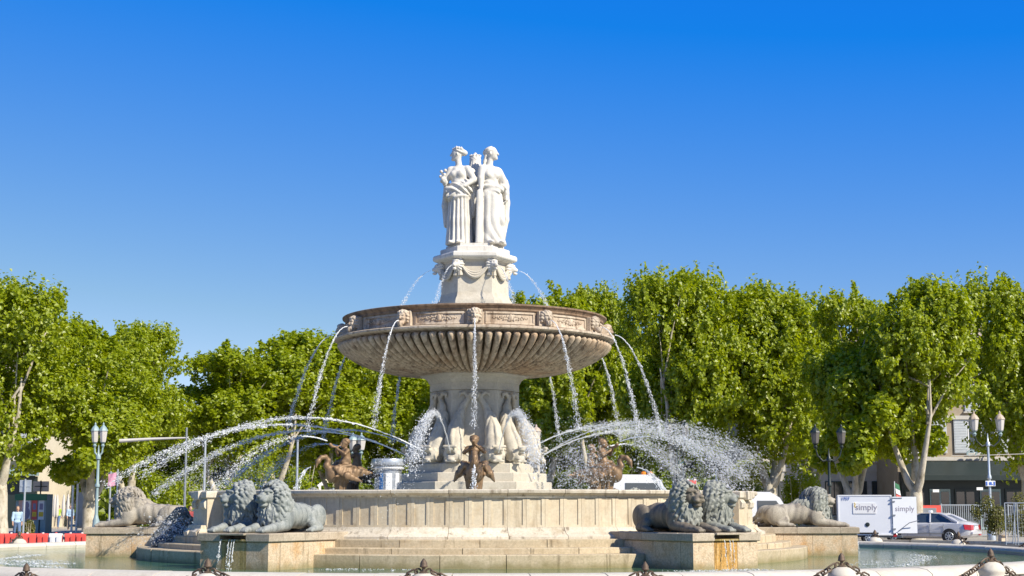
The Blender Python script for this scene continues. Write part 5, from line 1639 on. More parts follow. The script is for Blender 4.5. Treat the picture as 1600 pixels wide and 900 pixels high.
# left: cream house with balconies
t, w = building(-90, 58, 78, 12.5, 'wall_cream', 'cream house with balconies at the left edge')
ox = t.location.x
for px in (-50, -8, 38):
    xx = gx(px, 78) - ox
    for z in (5.7, 9.0):
        window(t, xx, z, 1.3, 2.3, 'closed' if px == 38 else 'open')
for z in (5.3, 8.6):
    bal = bx('balcony', (w / 2 - 2.4, -0.55, z), (5.2, 1.0, 0.18), 'wall_cream', t)
    b = MB()
    for i in range(22): b.box((w / 2 - 4.9 + i * 0.24, -1.0, z + 0.55), (0.025, 0.025, 0.92))
    b.box((w / 2 - 2.4, -1.0, z + 1.03), (5.2, 0.05, 0.05))
    put('balcony_rail', b.mesh('balcony_rail', M['dark']), bal)
bx('shop_front', (0, -0.25, 2.0), (w - 0.1, 0.5, 4.0), 'dark', t)
bx('awning', (w / 2 - 2.0, -1.0, 4.3), (4.2, 1.4, 0.5), 'teal', t)

# --- street lamps
M['lampdim'] = plain_mat('dim_lantern_glass', (0.13, 0.12, 0.11), 0.3, var=0.05)
def lantern(parent, x, z, h, r, capm, y=0.0):
    g = put('lantern', MB().lathe([(r * 0.62, 0), (r * 0.75, h * 0.1), (r, h * 0.56), (r * 1.02, h * 0.58)], 8, c=(x, y, z)).mesh('lantern', M['lampglass' if capm != 'dark' else 'lampdim'], 30), parent)
    put('lantern_cap', MB().lathe([(r * 1.16, h * 0.58), (r * 1.1, h * 0.63), (r * 0.72, h * 0.78), (r * 0.34, h * 0.86), (r * 0.2, h * 0.9), (r * 0.24, h * 0.95), (r * 0.05, h * 1.04)], 8, c=(x, y, z)).mesh('lantern_cap', M[capm], 30), g)
    put('lantern_foot', MB().lathe([(r * 0.2, -h * 0.3), (r * 0.5, -h * 0.18), (r * 0.25, -h * 0.1), (r * 0.7, 0)], 8, c=(x, y, z)).mesh('lantern_foot', M['dark' if capm == 'dark' else 'teal'], 30), g)
def lamp(px, Y, topy, spread_px, label, pm, capm, lh, lr_, sag=0.5, group=None, base=True):
    d = Y + 45
    x = gx(px, Y); zt = at(px, topy, Y).z
    t = thing('street_lamp', label, 'street lamp', (x, Y, 0), 0, group)
    zl = zt - lh
    sp = spread_px / FPX * d / 2
    pr = [(0.24, 0), (0.24, 0.45), (0.18, 0.55), (0.16, 1.1), (0.11, 1.25), (0.08, 1.4), (0.07, zl * 0.55), (0.12, zl * 0.56), (0.12, zl * 0.58), (0.075, zl * 0.6), (0.06, zl - sag - 0.15), (0.12, zl - sag - 0.1), (0.12, zl - sag + 0.05), (0.05, zl - sag + 0.15), (0.02, zl - sag + 0.55)]
    put('post', MB().lathe(pr, 12).mesh('post', M[pm], 35), t)
    for s_ in (-1, 1):
        pts = [(0, 0, zl - sag), (s_ * sp * 0.45, 0, zl - sag - 0.12), (s_ * sp * 0.85, 0, zl - sag * 0.8), (s_ * sp, 0, zl - lh * 0.25)]
        if sp < 0.5: pts = [(0, 0, zl - sag), (s_ * sp * 0.9, 0, zl - sag * 0.7), (s_ * sp, 0, zl - lh * 0.25)]
        put('arm', MB().tube(pts, [0.05, 0.045, 0.04, 0.035][:len(pts)], 8).mesh('arm', M[pm if pm != 'galv' else 'dark'], 60), t)
        lantern(t, s_ * sp, zl, lh, lr_, capm)
    return t
lamp(150.5, 29, 661, 12.5, 'teal twin lantern street lamp at left on a thin post', 'teal', 'teal', 0.9, 0.19, 0.7)
lt = lamp(1548, 36, 643, 41, 'wide twin lantern lamp at right with rusty caps and white road sign', 'galv', 'lamptop', 1.0, 0.25, 0.7)
sgn = bx('road_sign', (0.0, -0.14, 2.93), (0.52, 0.03, 0.28), 'white', lt, 0.01)
b = MB(); b.box((-0.2, -0.163, 2.93), (0.08, 0.012, 0.2)); b.box((0.2, -0.163, 2.93), (0.08, 0.012, 0.2)); b.ball((0, -0.163, 2.96), (0.09, 0.01, 0.06), 10, 6); b.box((0.02, -0.163, 2.88), (0.2, 0.012, 0.05))
put('sign_mark', b.mesh('sign_mark', M['inkblue']), sgn)
lamp(1297.5, 35, 664, 41, 'dark twin lantern lamp between two trees behind the trailer', 'dark', 'dark', 0.95, 0.24, 0.8)
lamp(556.5, 40, 677, 13, 'pale teal twin lantern lamp behind the left swan', 'teal', 'teal', 0.9, 0.24, 0.7)
lamp(838, 44, 664, 0.5, 'pale lantern lamp just right of the dolphins', 'dark', 'lamptop', 0.9, 0.26, 0.3)
lamp(1059, 46, 657, 26, 'dark twin lamp behind the right hand spray', 'dark', 'dark', 0.9, 0.22, 0.6)
# horizontal boom on a slim mast at left
Ym = 32
t = thing('street_mast', 'long pale horizontal boom on a slim mast above the left lions', 'mast', (gx(288, Ym), Ym, 0))
zz = at(288, 684, Ym).z
put('mast', MB().lathe([(0.07, 0), (0.05, at(288, 668, Ym).z)], 8).mesh('mast', M['grey'], 40), t)
x1 = gx(183, Ym) - gx(288, Ym)
put('boom', MB().tube([(0.1, 0, zz), (x1 * 0.5, 0, zz - 0.06), (x1, 0, at(183, 689, Ym).z)], [0.04, 0.07, 0.10], 10).mesh('boom', M['lampglass'], 60), t)
for px, Y, ty, lb in ((318, 36, 690, 'thin pale pole between the two pale tree stems'), (463, 36, 690, 'thin blue grey pole left of the left swan')):
    t = thing('pole', lb, 'pole', (gx(px, Y), Y, 0))
    put('shaft', MB().lathe([(0.08, 0), (0.055, at(px, ty, Y).z)], 8).mesh('shaft', M['galv'], 40), t)
    put('pole_cap', MB().lathe([(0.075, 0), (0.075, 0.06), (0.02, 0.12)], 8, c=(0, 0, at(px, ty, Y).z)).mesh('pole_cap', M['grey'], 40), t)

# --- pool bollards with chains
def bollard_parts():
    b = MB().lathe([(0.25, 0), (0.25, 0.38), (0.235, 0.46), (0.24, 0.50), (0.26, 0.54), (0.265, 0.58), (0.255, 0.61), (0.22, 0.67), (0.15, 0.72), (0.07, 0.745), (0.02, 0.75)], 20)
    f = MB().lathe([(0.085, 0.72), (0.09, 0.75), (0.035, 0.775), (0.028, 0.82), (0.032, 0.835), (0.07, 0.85), (0.072, 0.865), (0.062, 0.88), (0.062, 0.915), (0.045, 0.95), (0.018, 0.985), (0.006, 1.0)], 12)
    r = MB()
    for s_ in (-1, 1):
        r.torus((s_ * 0.10, 0, 0.765), 0.055, 0.018, Matrix.Rotation(pi / 2, 3, 'X'), 10, 5)
    return b.mesh('stone_post', M['rim'], 40), f.mesh('finial', M['iron'], 40), r.mesh('chain_ring', M['iron'], 60)
bp, bf, br = bollard_parts()
link_me = MB().torus((0, 0, 0), 0.055, 0.019, None, 10, 5, 0.045).mesh('link', M['iron'], 60)
BTH = [-28.6 + 12.86 * k for k in range(28)]
BZ = {0: -0.22, 1: -0.09, 2: -0.07, 3: -0.135, 4: -0.02, 5: 0.0}
BLAB = ['stone bollard at the lower left corner in front of the pool', 'stone bollard in front of the blue grey lions', 'stone bollard at front left of centre before the steps',
        'stone bollard before the right end of the steps', 'stone bollard in front of the pale right end lion', 'stone bollard at the lower right corner, tallest in view']
def wrap(a): return (a + 180) % 360 - 180
for k, a in enumerate(BTH):
    a = wrap(a)
    p = pol(17.5, a, BZ.get(k, -0.03))
    if k < 6: lb, grp = BLAB[k], 'stone bollards round the pool'
    else:
        px = 742 + p.x * FPX / (p.y + 45)
        if 1370 < px < 1395: lb = 'small far bollard in front of the white trailer'
        elif 1480 < px < 1515: lb = 'small far bollard in front of the silver car'
        elif 30 < px < 65: lb = 'small far bollard in front of the red barriers'
        else: lb = None
        if lb is None and not (-60 < px < 145 or 1340 < px < 1680): continue
        lb = lb or ('far bollard beyond the pool at the left' if px < 700 else 'far bollard beyond the pool at the right edge' if px < 1598 else 'far bollard just outside the right edge')
    t = thing('bollard', lb, 'bollard', p, R_(a), 'stone bollards round the pool')
    put('stone_post', bp, t); put('finial', bf, t); put('chain_ring', br, t)
CL = ['iron chain hanging from the lower left bollard', 'iron chain hanging below the left pedestal', 'iron chain before the middle of the steps', 'iron chain before the right lion pedestal', 'iron chain at the lower right corner']
def chain(a, b, za, zb, lb, n=30, step=1):
    pa, pb = pol(17.5, a, za + 0.765), pol(17.5, b, zb + 0.765)
    e = (pb - pa); e.z = 0; e.normalize()
    pa += e * 0.15; pb -= e * 0.15
    t = thing('bollard_chain', lb, 'chain', pa, 0, 'chains between the bollards')
    for i in range(n):
        u = (i + 0.5) / n
        q = pa.lerp(pb, u); q.z -= 0.5 * 4 * u * (1 - u)
        u2 = u + 0.01; q2 = pa.lerp(pb, u2); q2.z -= 0.5 * 4 * u2 * (1 - u2)
        dr = (q2 - q).normalized()
        rot = dr.to_track_quat('X', 'Z').to_matrix() @ Matrix.Rotation(pi / 2 * (i % 2) + 0.35, 3, 'X')
        o = put('link', link_me, t, loc=q - pa, rot=rot.to_euler())
for k in range(5):
    chain(BTH[k], BTH[k + 1], BZ[k], BZ[k + 1], CL[k])
chain(BTH[0] - 12.86, BTH[0], -0.2, BZ[0], 'iron chain running off the left edge')
chain(BTH[5], BTH[5] + 12.86, BZ[5], 0, 'iron chain running off the right edge')
for (k0, lb) in ((9, 'far chain before the silver car'), (10, 'far chain before the white trailer'), (8, 'far chain at the right edge'), (21, 'far chain before the red barriers'), (22, 'far chain at the left edge')):
    chain(BTH[k0], BTH[k0 + 1], -0.03, -0.03, lb, 24)

# --- red and white road barriers at left
def barrier_mesh(w):
    b = MB()
    prof = [(-0.22, 0), (-0.22, 0.14), (-0.13, 0.26), (-0.10, 0.62), (-0.07, 0.68), (0.07, 0.68), (0.10, 0.62), (0.13, 0.26), (0.22, 0.14), (0.22, 0)]
    n = len(prof)
    P = [(-w / 2, y, z) for y, z in prof] + [(w / 2, y, z) for y, z in prof]
    b.add(P, [(i, n + i, n + (i + 1) % n, (i + 1) % n) for i in range(n)] + [tuple(range(n)), tuple(range(2 * n - 1, n - 1, -1))])
    for s_ in (-0.25, 0.25):
        b.box((s_ * w, -0.15, 0.42), (0.12, 0.06, 0.3))
    return b
Yr = 19.5
for px0, px1, mt, lb in ((-12, 9, 'red', 'red plastic barrier cut by the left edge'), (10, 28, 'red', 'red plastic barrier left of the far bollard'), (29, 59, 'red', 'long red plastic barrier behind the far bollard'),
                         (60, 77, 'red', 'short red plastic barrier beside the white one'), (79, 99, 'wplastic', 'white plastic barrier between the red ones'),
                         (103, 120, 'red', 'red plastic barrier just right of the white one'), (121, 138, 'red', 'red plastic barrier next to the left end pedestal')):
    w = (px1 - px0) / FPX * (Yr + 45) - 0.02
    t = thing('road_barrier', lb, 'barrier', (gx((px0 + px1) / 2, Yr), Yr, 0), random.uniform(-0.04, 0.04), 'plastic road barriers')
    put('barrier_body', barrier_mesh(w).mesh('barrier_body', M[mt]), t)
    b = MB(); b.lathe([(0.05, 0.66), (0.05, 0.72)], 10, c=(0, 0, 0)); b.box((w / 2 - 0.02, 0, 0.35), (0.05, 0.12, 0.5))
    put('filler_cap', b.mesh('filler_cap', M['wplastic' if mt == 'red' else 'red']), t)

# --- signs and small things at left
def sign(px, Y, y0, y1, wpx, label, mat, pm='galv', polepx=None):
    d = Y + 45
    t = thing('road_sign', label, 'sign', (gx(px, Y), Y, 0))
    z1, z0 = at(px, y0, Y).z, at(px, y1, Y).z
    put('post', MB().lathe([(0.05, 0), (0.045, z1 + 0.05)], 8).mesh('post', M[pm], 40), t)
    bx('plate', (0, 0.08, (z0 + z1) / 2), (wpx / FPX * d, 0.04, z1 - z0), mat, t, 0.01)
    bx('bracket', (0, 0.05, (z0 + z1) / 2), (wpx / FPX * d * 0.8, 0.02, 0.06), pm, t)
sign(37.5, 30, 750, 769, 18, 'back of a grey rectangular road sign at left on a pole', 'galv')
sign(62, 58, 752, 768, 24, 'olive direction boards beside the cream house', 'beige', 'dark')
sign(171, 36, 738, 752, 8, 'small grey sign behind the left lamp', 'grey')
t = thing('banner', 'pink banner on a pole right of the left street lamp', 'banner', (gx(182, 34), 34, 0))
put('pole', MB().lathe([(0.05, 0), (0.04, at(182, 733, 34).z)], 8).mesh('pole', M['galv'], 40), t)
za, zb = at(180, 738, 34).z, at(180, 758, 34).z
P, F = [], []
for i in range(7):
    for j in range(5):
        u = i / 6; P.append((-0.06 - u * 0.42, 0.07 * sin(5 * u + j), zb + (za - zb) * j / 4 - 0.1 * u))
for i in range(6):
    for j in range(4): F.append((i * 5 + j, i * 5 + j + 1, i * 5 + j + 6, i * 5 + j + 5))
put('cloth', MB().add(P + [(x, y + 0.012, z) for x, y, z in P], F + [tuple(35 + q for q in f[::-1]) for f in F]).mesh('cloth', M['pink'], 60), t)
# kiosk with posters
Yk = 58
t = thing('poster_kiosk', 'green kiosk with peach and yellow posters at the left street', 'kiosk', (gx(48, Yk), Yk, 0))
zt = at(48, 772, Yk).z
wk = 46 / FPX * (Yk + 45)
bx('kiosk_body', (0, 0.8, zt / 2), (wk, 1.6, zt), 'teal', t)
bx('kiosk_fascia', (0, -0.08, zt - 0.2), (wk + 0.1, 0.14, 0.42), 'green', t)
for px0, px1, y0, y1, mt in ((29, 49, 777, 812, 'peach'), (50, 58, 776, 812, 'red'), (60, 69, 781, 812, 'wplastic')):
    x0, x1 = gx(px0, Yk) - t.location.x, gx(px1, Yk) - t.location.x
    z1, z0 = at(px0, y0, Yk).z, at(px0, y1, Yk).z
    p_ = bx('poster', ((x0 + x1) / 2, -0.03, (z0 + z1) / 2), (x1 - x0, 0.05, z1 - z0), mt, t)
    if mt == 'peach':
        bx('print', ((x0 + x1) / 2 + 0.1, -0.062, (z0 + z1) / 2), ((x1 - x0) * 0.62, 0.012, (z1 - z0) * 0.9), 'wplastic', p_)
        b = MB().ball(((x0 + x1) / 2 + 0.08, -0.072, (z0 + z1) / 2 + 0.2), (0.2, 0.012, 0.25), 12, 8); b.ball(((x0 + x1) / 2 + 0.1, -0.072, (z0 + z1) / 2 - 0.3), (0.25, 0.01, 0.4), 12, 8)
        put('print', b.mesh('print', M['violet']), p_)
    else:
        bx('print', ((x0 + x1) / 2, -0.062, z0 + 0.35), ((x1 - x0) * 0.8, 0.012, 0.3), 'yellow', p_)
        bx('print', ((x0 + x1) / 2, -0.062, z0 + 0.85), ((x1 - x0) * 0.6, 0.012, 0.4), 'violet', p_)
# white shelter posts
Ys = 56
t = thing('shelter', 'white framed shelter with grey panels left of the street lamp', 'shelter', (gx(125, Ys), Ys, 0))
zt = at(125, 753, Ys).z; hw = 12 / FPX * (Ys + 45)
bx('shelter_roof', (0, 0.6, zt), (hw * 2 + 0.3, 1.6, 0.16), 'wplastic', t)
for s_ in (-1, 1):
    for y in (0, 1.2): bx('post', (s_ * hw, y, zt / 2 - 0.05), (0.12, 0.12, zt - 0.1), 'wplastic', t)
bx('panel', (0, 1.22, zt * 0.45), (hw * 2 - 0.14, 0.04, zt * 0.7), 'grey', t)
bx('bench_seat', (0, 0.9, 0.45), (hw * 1.6, 0.35, 0.06), 'beige', t)
for i, px in enumerate((81, 85, 89, 99, 106)):
    t = thing('parasol', ['closed cream parasol at far left of the street row', 'closed cream parasol, second of the street row', 'closed cream parasol in the middle of the street row', 'closed cream parasol by the people on the street', 'closed cream parasol nearest the white shelter'][i], 'parasol', (gx(px, 74), 74, 0), 0, 'closed parasols along the street')
    put('pole', MB().lathe([(0.03, 0), (0.03, 2.2)], 6).mesh('pole', M['beige'], 40), t)
    put('canopy', MB().lathe([(0.06, 0.9), (0.14, 1.1), (0.13, 1.8), (0.07, 2.4), (0.02, 2.6)], 9).mesh('canopy', M['lampglass'], 40), t)

# --- round silver kiosk behind the left of the shaft
Yk = 42
d = Yk + 45; rk_ = 25 / FPX * d
t = thing('round_kiosk', 'round silver kiosk with blue panel behind the spray left of the shaft', 'kiosk', (gx(606, Yk), Yk, 0))
zt = at(606, 717, Yk).z
put('kiosk_body', MB().lathe([(rk_ * 0.82, 0), (rk_ * 0.82, zt - 0.55)], 32).mesh('kiosk_body', M['grey'], 40), t)
put('roof_ring', MB().lathe([(rk_ * 0.8, zt - 0.6), (rk_ * 0.95, zt - 0.58), (rk_ * 1.0, zt - 0.52), (rk_ * 0.85, zt - 0.45), (rk_ * 0.9, zt - 0.40)], 32).mesh('roof_ring', M['wplastic'], 40), t)
put('roof_cap', MB().lathe([(rk_ * 0.9, zt - 0.38), (rk_ * 1.05, zt - 0.35), (rk_ * 1.09, zt - 0.2), (rk_ * 1.03, zt - 0.02), (rk_ * 0.9, zt)], 32).mesh('roof_cap', M['galv'], 40), t)
for a, mt, wd in ((-28, 'blue', 16), (6, 'wplastic', 26), (45, 'wplastic', 20), (-70, 'galv', 18)):
    put('panel', MB().sector([(rk_ * 0.8, 0.3), (rk_ * 0.86, 0.3), (rk_ * 0.86, zt - 0.8), (rk_ * 0.8, zt - 0.8)], a - wd / 2, a + wd / 2, 5).mesh('panel', M[mt]), t)

# --- wheels, car, trailer, truck, van
def wheel(parent, c, r, w, rim='galv', ry=0.0):
    """wheel with its axle along local y"""
    rot = Matrix.Rotation(pi / 2, 3, 'X')
    ty = MB()
    prof = [(r * 0.62, -w / 2), (r * 0.93, -w / 2), (r, -w * 0.36), (r, w * 0.36), (r * 0.93, w / 2), (r * 0.62, w / 2)]
    ty.lathe(prof, 24)
    ty.v = [tuple(Vector(c) + rot @ Vector(p)) for p in ty.v]
    wh = put('wheel', ty.mesh('wheel', M['black'], 40), parent)
    rm = MB()
    for s_ in (-1, 1):
        yy = s_ * (w / 2 + 0.004)
        rm.torus((c[0], c[1] + yy * 0.98, c[2]), r * 0.6, r * 0.05, rot, 20, 5)
        for i in range(7):
            a = 2 * pi * i / 7
            rm.box((c[0] + cos(a) * r * 0.32, c[1] + yy, c[2] + sin(a) * r * 0.32), (r * 0.56, 0.03, r * 0.16), rot=Matrix.Rotation(-a, 3, 'Y'))
        rm.ball((c[0], c[1] + yy, c[2]), (r * 0.16, 0.03, r * 0.16), 8, 5)
    put('rim', rm.mesh('rim', M[rim]), wh)
M['silver'] = plain_mat('silver_car_paint', (0.62, 0.62, 0.64), 0.3, 0.25, var=0.03, coat=0.6)
M['tail'] = plain_mat('red_lens', (0.45, 0.02, 0.03), 0.15, var=0.1, coat=0.5)
M['carglass'] = glass_mat('car_glass', (0.05, 0.07, 0.09), 0.03)
def sedan():
    """sedan pointing to -x, nose at x = -2.4, tail at +2.4"""
    t = thing('parked_car', 'silver sedan seen from the rear right, half behind the open trailer door', 'car')
    # body: cross-sections along x: (x, half width, bottom, shoulder z, top z)
    st = [(-2.38, 0.62, 0.36, 0.56, 0.60), (-2.28, 0.78, 0.24, 0.66, 0.72), (-1.9, 0.87, 0.20, 0.74, 0.84), (-1.2, 0.90, 0.20, 0.82, 0.93), (-0.8, 0.905, 0.20, 0.86, 0.98), (0, 0.91, 0.20, 0.88, 0.98),
          (0.9, 0.91, 0.20, 0.90, 1.0), (1.4, 0.90, 0.20, 0.92, 1.03), (1.9, 0.88, 0.22, 0.92, 1.04), (2.2, 0.84, 0.26, 0.90, 1.01), (2.36, 0.76, 0.32, 0.80, 0.93), (2.42, 0.68, 0.40, 0.62, 0.70)]
    P, F = [], []
    for x, w, b_, sh, tp in st:
        P += [(x, -w * 0.82, b_), (x, -w * 0.97, b_ + 0.1), (x, -w, (b_ + sh) / 2 + 0.05), (x, -w * 0.96, sh), (x, -w * 0.82, tp - 0.02), (x, 0, tp + 0.015),
              (x, w * 0.82, tp - 0.02), (x, w * 0.96, sh), (x, w, (b_ + sh) / 2 + 0.05), (x, w * 0.97, b_ + 0.1), (x, w * 0.82, b_)]
    n = 11
    for i in range(len(st) - 1):
        for j in range(n):
            k = (j + 1) % n
            F.append((i * n + j, i * n + k, (i + 1) * n + k, (i + 1) * n + j))
    F += [tuple(range(n - 1, -1, -1)), tuple((len(st) - 1) * n + j for j in range(n))]
    bm_ = MB().add(P, F)
    put('body', bm_.mesh('body', M['silver'], 35), t)
    # dark wheel arches
    for x in (-1.42, 1.36):
        for s_ in (-1, 1):
            a = MB().lathe([(0.37, 0), (0.37, 0.05)], 24)
            a.v = [(x + p[0], s_ * (0.895 + 0.0) + s_ * p[2] * 0.4, 0.32 + p[1]) for p in a.v]
            put('wheel_arch', a.mesh('wheel_arch', M['black']), t)
            wheel(t, (x, s_ * 0.83, 0.32), 0.32, 0.20)
    # cabin: glass house, roof and pillars
    gl = [(-0.95, 0.72, 0.97), (-0.15, 0.60, 1.40), (0.85, 0.60, 1.40), (1.65, 0.70, 1.02)]
    P = []
    for x, w, z in gl: P += [(x, -w, z), (x, w, z)]
    P += [(-0.95, -0.76, 0.93), (-0.95, 0.76, 0.93), (1.65, -0.76, 0.95), (1.65, 0.76, 0.95)]
    put('windows', MB().add(P, [(0, 1, 3, 2), (2, 3, 5, 4), (4, 5, 7, 6), (0, 2, 4, 6, 10, 8), (1, 9, 11, 7, 5, 3), (8, 10, 11, 9), (0, 8, 9, 1), (6, 7, 11, 10)]).mesh('windows', M['carglass']), t)
    rf = MB()
    R = []
    for x, w, z in ((-0.28, 0.62, 1.395), (-0.1, 0.62, 1.425), (0.35, 0.62, 1.445), (0.8, 0.61, 1.42), (1.0, 0.61, 1.385)):
        R += [(x, -w, z - 0.025), (x, -w * 0.85, z + 0.01), (x, 0, z + 0.025), (x, w * 0.85, z + 0.01), (x, w, z - 0.025), (x, 0, z - 0.05)]
    FF_ = []
    for i in range(4):
        for j in range(6):
            k = (j + 1) % 6
            FF_.append((i * 6 + j, i * 6 + k, (i + 1) * 6 + k, (i + 1) * 6 + j))
    FF_ += [(5, 4, 3, 2, 1, 0), (24, 25, 26, 27, 28, 29)]
    put('roof', rf.add(R, FF_).mesh('roof', M['silver'], 40), t)
    pl = MB()
    for s_ in (-1, 1):
        pl.tube([(-0.98, s_ * 0.75, 0.95), (-0.55, s_ * 0.68, 1.2), (-0.15, s_ * 0.615, 1.40)], 0.035, 6)
        pl.tube([(0.38, s_ * 0.755, 0.97), (0.36, s_ * 0.62, 1.40)], 0.045, 6)
        pl.tube([(0.85, s_ * 0.62, 1.40), (1.15, s_ * 0.66, 1.28), (1.45, s_ * 0.72, 1.12), (1.75, s_ * 0.76, 0.98)], [0.05, 0.075, 0.10, 0.08], 8)
    put('pillars', pl.mesh('pillars', M['silver'], 60), t)
    sd = MB()
    for s_ in (-1, 1):
        for x in (-0.72, 0.40, 1.08): sd.box((x, s_ * 0.905, 0.62), (0.012, 0.03, 0.6))
        sd.box((0.1, s_ * 0.912, 0.46), (2.4, 0.03, 0.03))
    put('door_seam', sd.mesh('door_seam', M['grey']), t)
    for s_ in (-1, 1):
        for x in (0.15, 0.95): bx('door_handle', (x, s_ * 0.92, 0.80), (0.2, 0.035, 0.03), 'silver', t, 0.008)
        lt_ = MB(); lt_.add([(2.05, s_ * 0.855, 0.86), (2.36, s_ * 0.72, 0.84), (2.40, s_ * 0.42, 0.82), (2.41, s_ * 0.45, 0.66), (2.38, s_ * 0.72, 0.64), (2.10, s_ * 0.87, 0.68),
                             (1.95, s_ * 0.72, 0.86), (2.0, s_ * 0.4, 0.82), (2.0, s_ * 0.4, 0.64), (1.95, s_ * 0.7, 0.66)],
                            [(0, 1, 4, 5), (1, 2, 3, 4), (0, 6, 7, 2, 1), (5, 4, 3, 8, 9), (0, 5, 9, 6), (2, 7, 8, 3), (6, 9, 8, 7)])
        lt_.v = [(x + 0.03, y * 1.05, z + (0.03 if z > 0.75 else -0.03)) for x, y, z in lt_.v]
        put('tail_lamp', lt_.mesh('tail_lamp', M['tail'], 20), t)
        bx('mirror', (-0.75, s_ * 0.98, 1.0), (0.12, 0.18, 0.13), 'silver', t, 0.03)
    bx('number_plate', (2.425, 0, 0.74), (0.03, 0.52, 0.12), 'white', t)
    bx('bumper', (2.40, 0, 0.47), (0.12, 1.5, 0.16), 'silver', t, 0.04)
    bx('bumper_reflector', (2.44, 0.55, 0.38), (0.06, 0.3, 0.06), 'tail', t)
    bx('plate_trim', (2.42, 0, 0.84), (0.03, 0.7, 0.035), 'galv', t)
    return t
car = sedan()
Yc = 31.2
car.location = (gx(1462, Yc) - 0.15, Yc + 1.0, 0)
car.rotation_euler = (0, 0, R_(-34))
# taxi-like roof light
tx = bx('roof_light', (0.2, 0, 1.50), (0.12, 0.34, 0.10), 'white', car, 0.02)

def trailer():
    Y = 28.0
    x0, x1 = gx(1310, Y), gx(1393, Y)
    t = thing('box_trailer', 'white box trailer with grey lettering and its rear door open', 'trailer', ((x0 + x1) / 2, Y, 0), R_(-11))
    L = (x1 - x0) * 0.99; Wd = 1.6
    z1, z0 = at(1350, 774, Y).z + 0.02, 0.42
    bx('box', (0, 0.8, (z0 + z1) / 2), (L, Wd, z1 - z0), 'panel_white', t, 0.03)
    tr = MB()
    for c, d_ in (((0, -0.005, z0 + 0.03), (L + 0.01, 0.03, 0.06)), ((0, -0.005, z1 - 0.03), (L + 0.01, 0.03, 0.05)), ((L / 2 - 0.03, -0.005, (z0 + z1) / 2), (0.05, 0.03, z1 - z0 - 0.1)), ((-L / 2 + 0.03, -0.005, (z0 + z1) / 2), (0.05, 0.03, z1 - z0 - 0.1))):
        tr.box(c, d_)
    put('edge_trim', tr.mesh('edge_trim', M['white']), t)
    bx('rear_opening', (L / 2 + 0.004, 0.8, (z0 + z1) / 2), (0.012, Wd - 0.2, z1 - z0 - 0.2), 'white', t)
    dr = put('door', MB().bbox((0.56, 0, (z0 + z1) / 2), (1.12, 0.06, z1 - z0 - 0.18), 0.012).mesh('door', M['panel_white']), t, loc=(L / 2 + 0.02, -0.03, 0), rz=R_(9))
    for zz in (z0 + 0.3, (z0 + z1) / 2, z1 - 0.3): bx('hinge', (0.04, -0.04, zz), (0.16, 0.05, 0.06), 'grey', dr)
    bx('door_bar', (0.2, -0.045, z1 - 0.14), (0.5, 0.03, 0.035), 'grey', dr)
    put('lettering', text_mesh('simply', 0.36, M['ink'], 0.004), dr, loc=(0.56, -0.035, z1 - 0.75), rot=(pi / 2, 0, 0))
    bx('sign_panel', (-0.02, -0.012, z1 - 0.62), (1.05, 0.03, 0.5), 'white', t)
    put('lettering', text_mesh('simply', 0.40, M['ink'], 0.006), t, loc=(0.06, -0.03, z1 - 0.70), rot=(pi / 2, 0, 0))
    b = MB()
    for i in range(5): b.ball((-0.46 + 0.02 * cos(i * 2.2), -0.03, z1 - 0.52 + 0.05 * i - 0.06), (0.03, 0.008, 0.025), 8, 5)
    put('logo_dots', b.mesh('logo_dots', M['yellow']), t)
    put('lettering', text_mesh('1757', 0.2, M['inkblue'], 0.006), t, loc=(-L / 2 + 0.36, -0.022, z1 - 0.24), rot=(pi / 2, 0, 0))
    put('vent', MB().lathe([(0.1, 0), (0.1, 0.03), (0.05, 0.04)], 14).mesh('vent', M['dark']), t, loc=(0.1, -0.0, z0 + 0.5), rot=(pi / 2, 0, 0))
    bx('mudguard', (0.15, 0.02, 0.52), (0.9, 0.2, 0.06), 'black', t, 0.02)
    for y in (0.12, 1.5): wheel(t, (0.15, y, 0.30), 0.30, 0.18)
    bx('chassis', (0.2, 0.8, 0.36), (L + 0.6, 0.5, 0.1), 'grey', t)
    put('stay', MB().tube([(L / 2 + 0.25, -0.12, 0.62), (L / 2 + 0.75, -0.16, 1.0), (L / 2 + 1.2, -0.16, 1.12)], 0.02, 6).mesh('stay', M['grey'], 60), t)
    bx('rear_lamp', (L / 2 + 0.1, 0.05, 0.42), (0.16, 0.08, 0.16), 'tail', t, 0.02)
trailer()
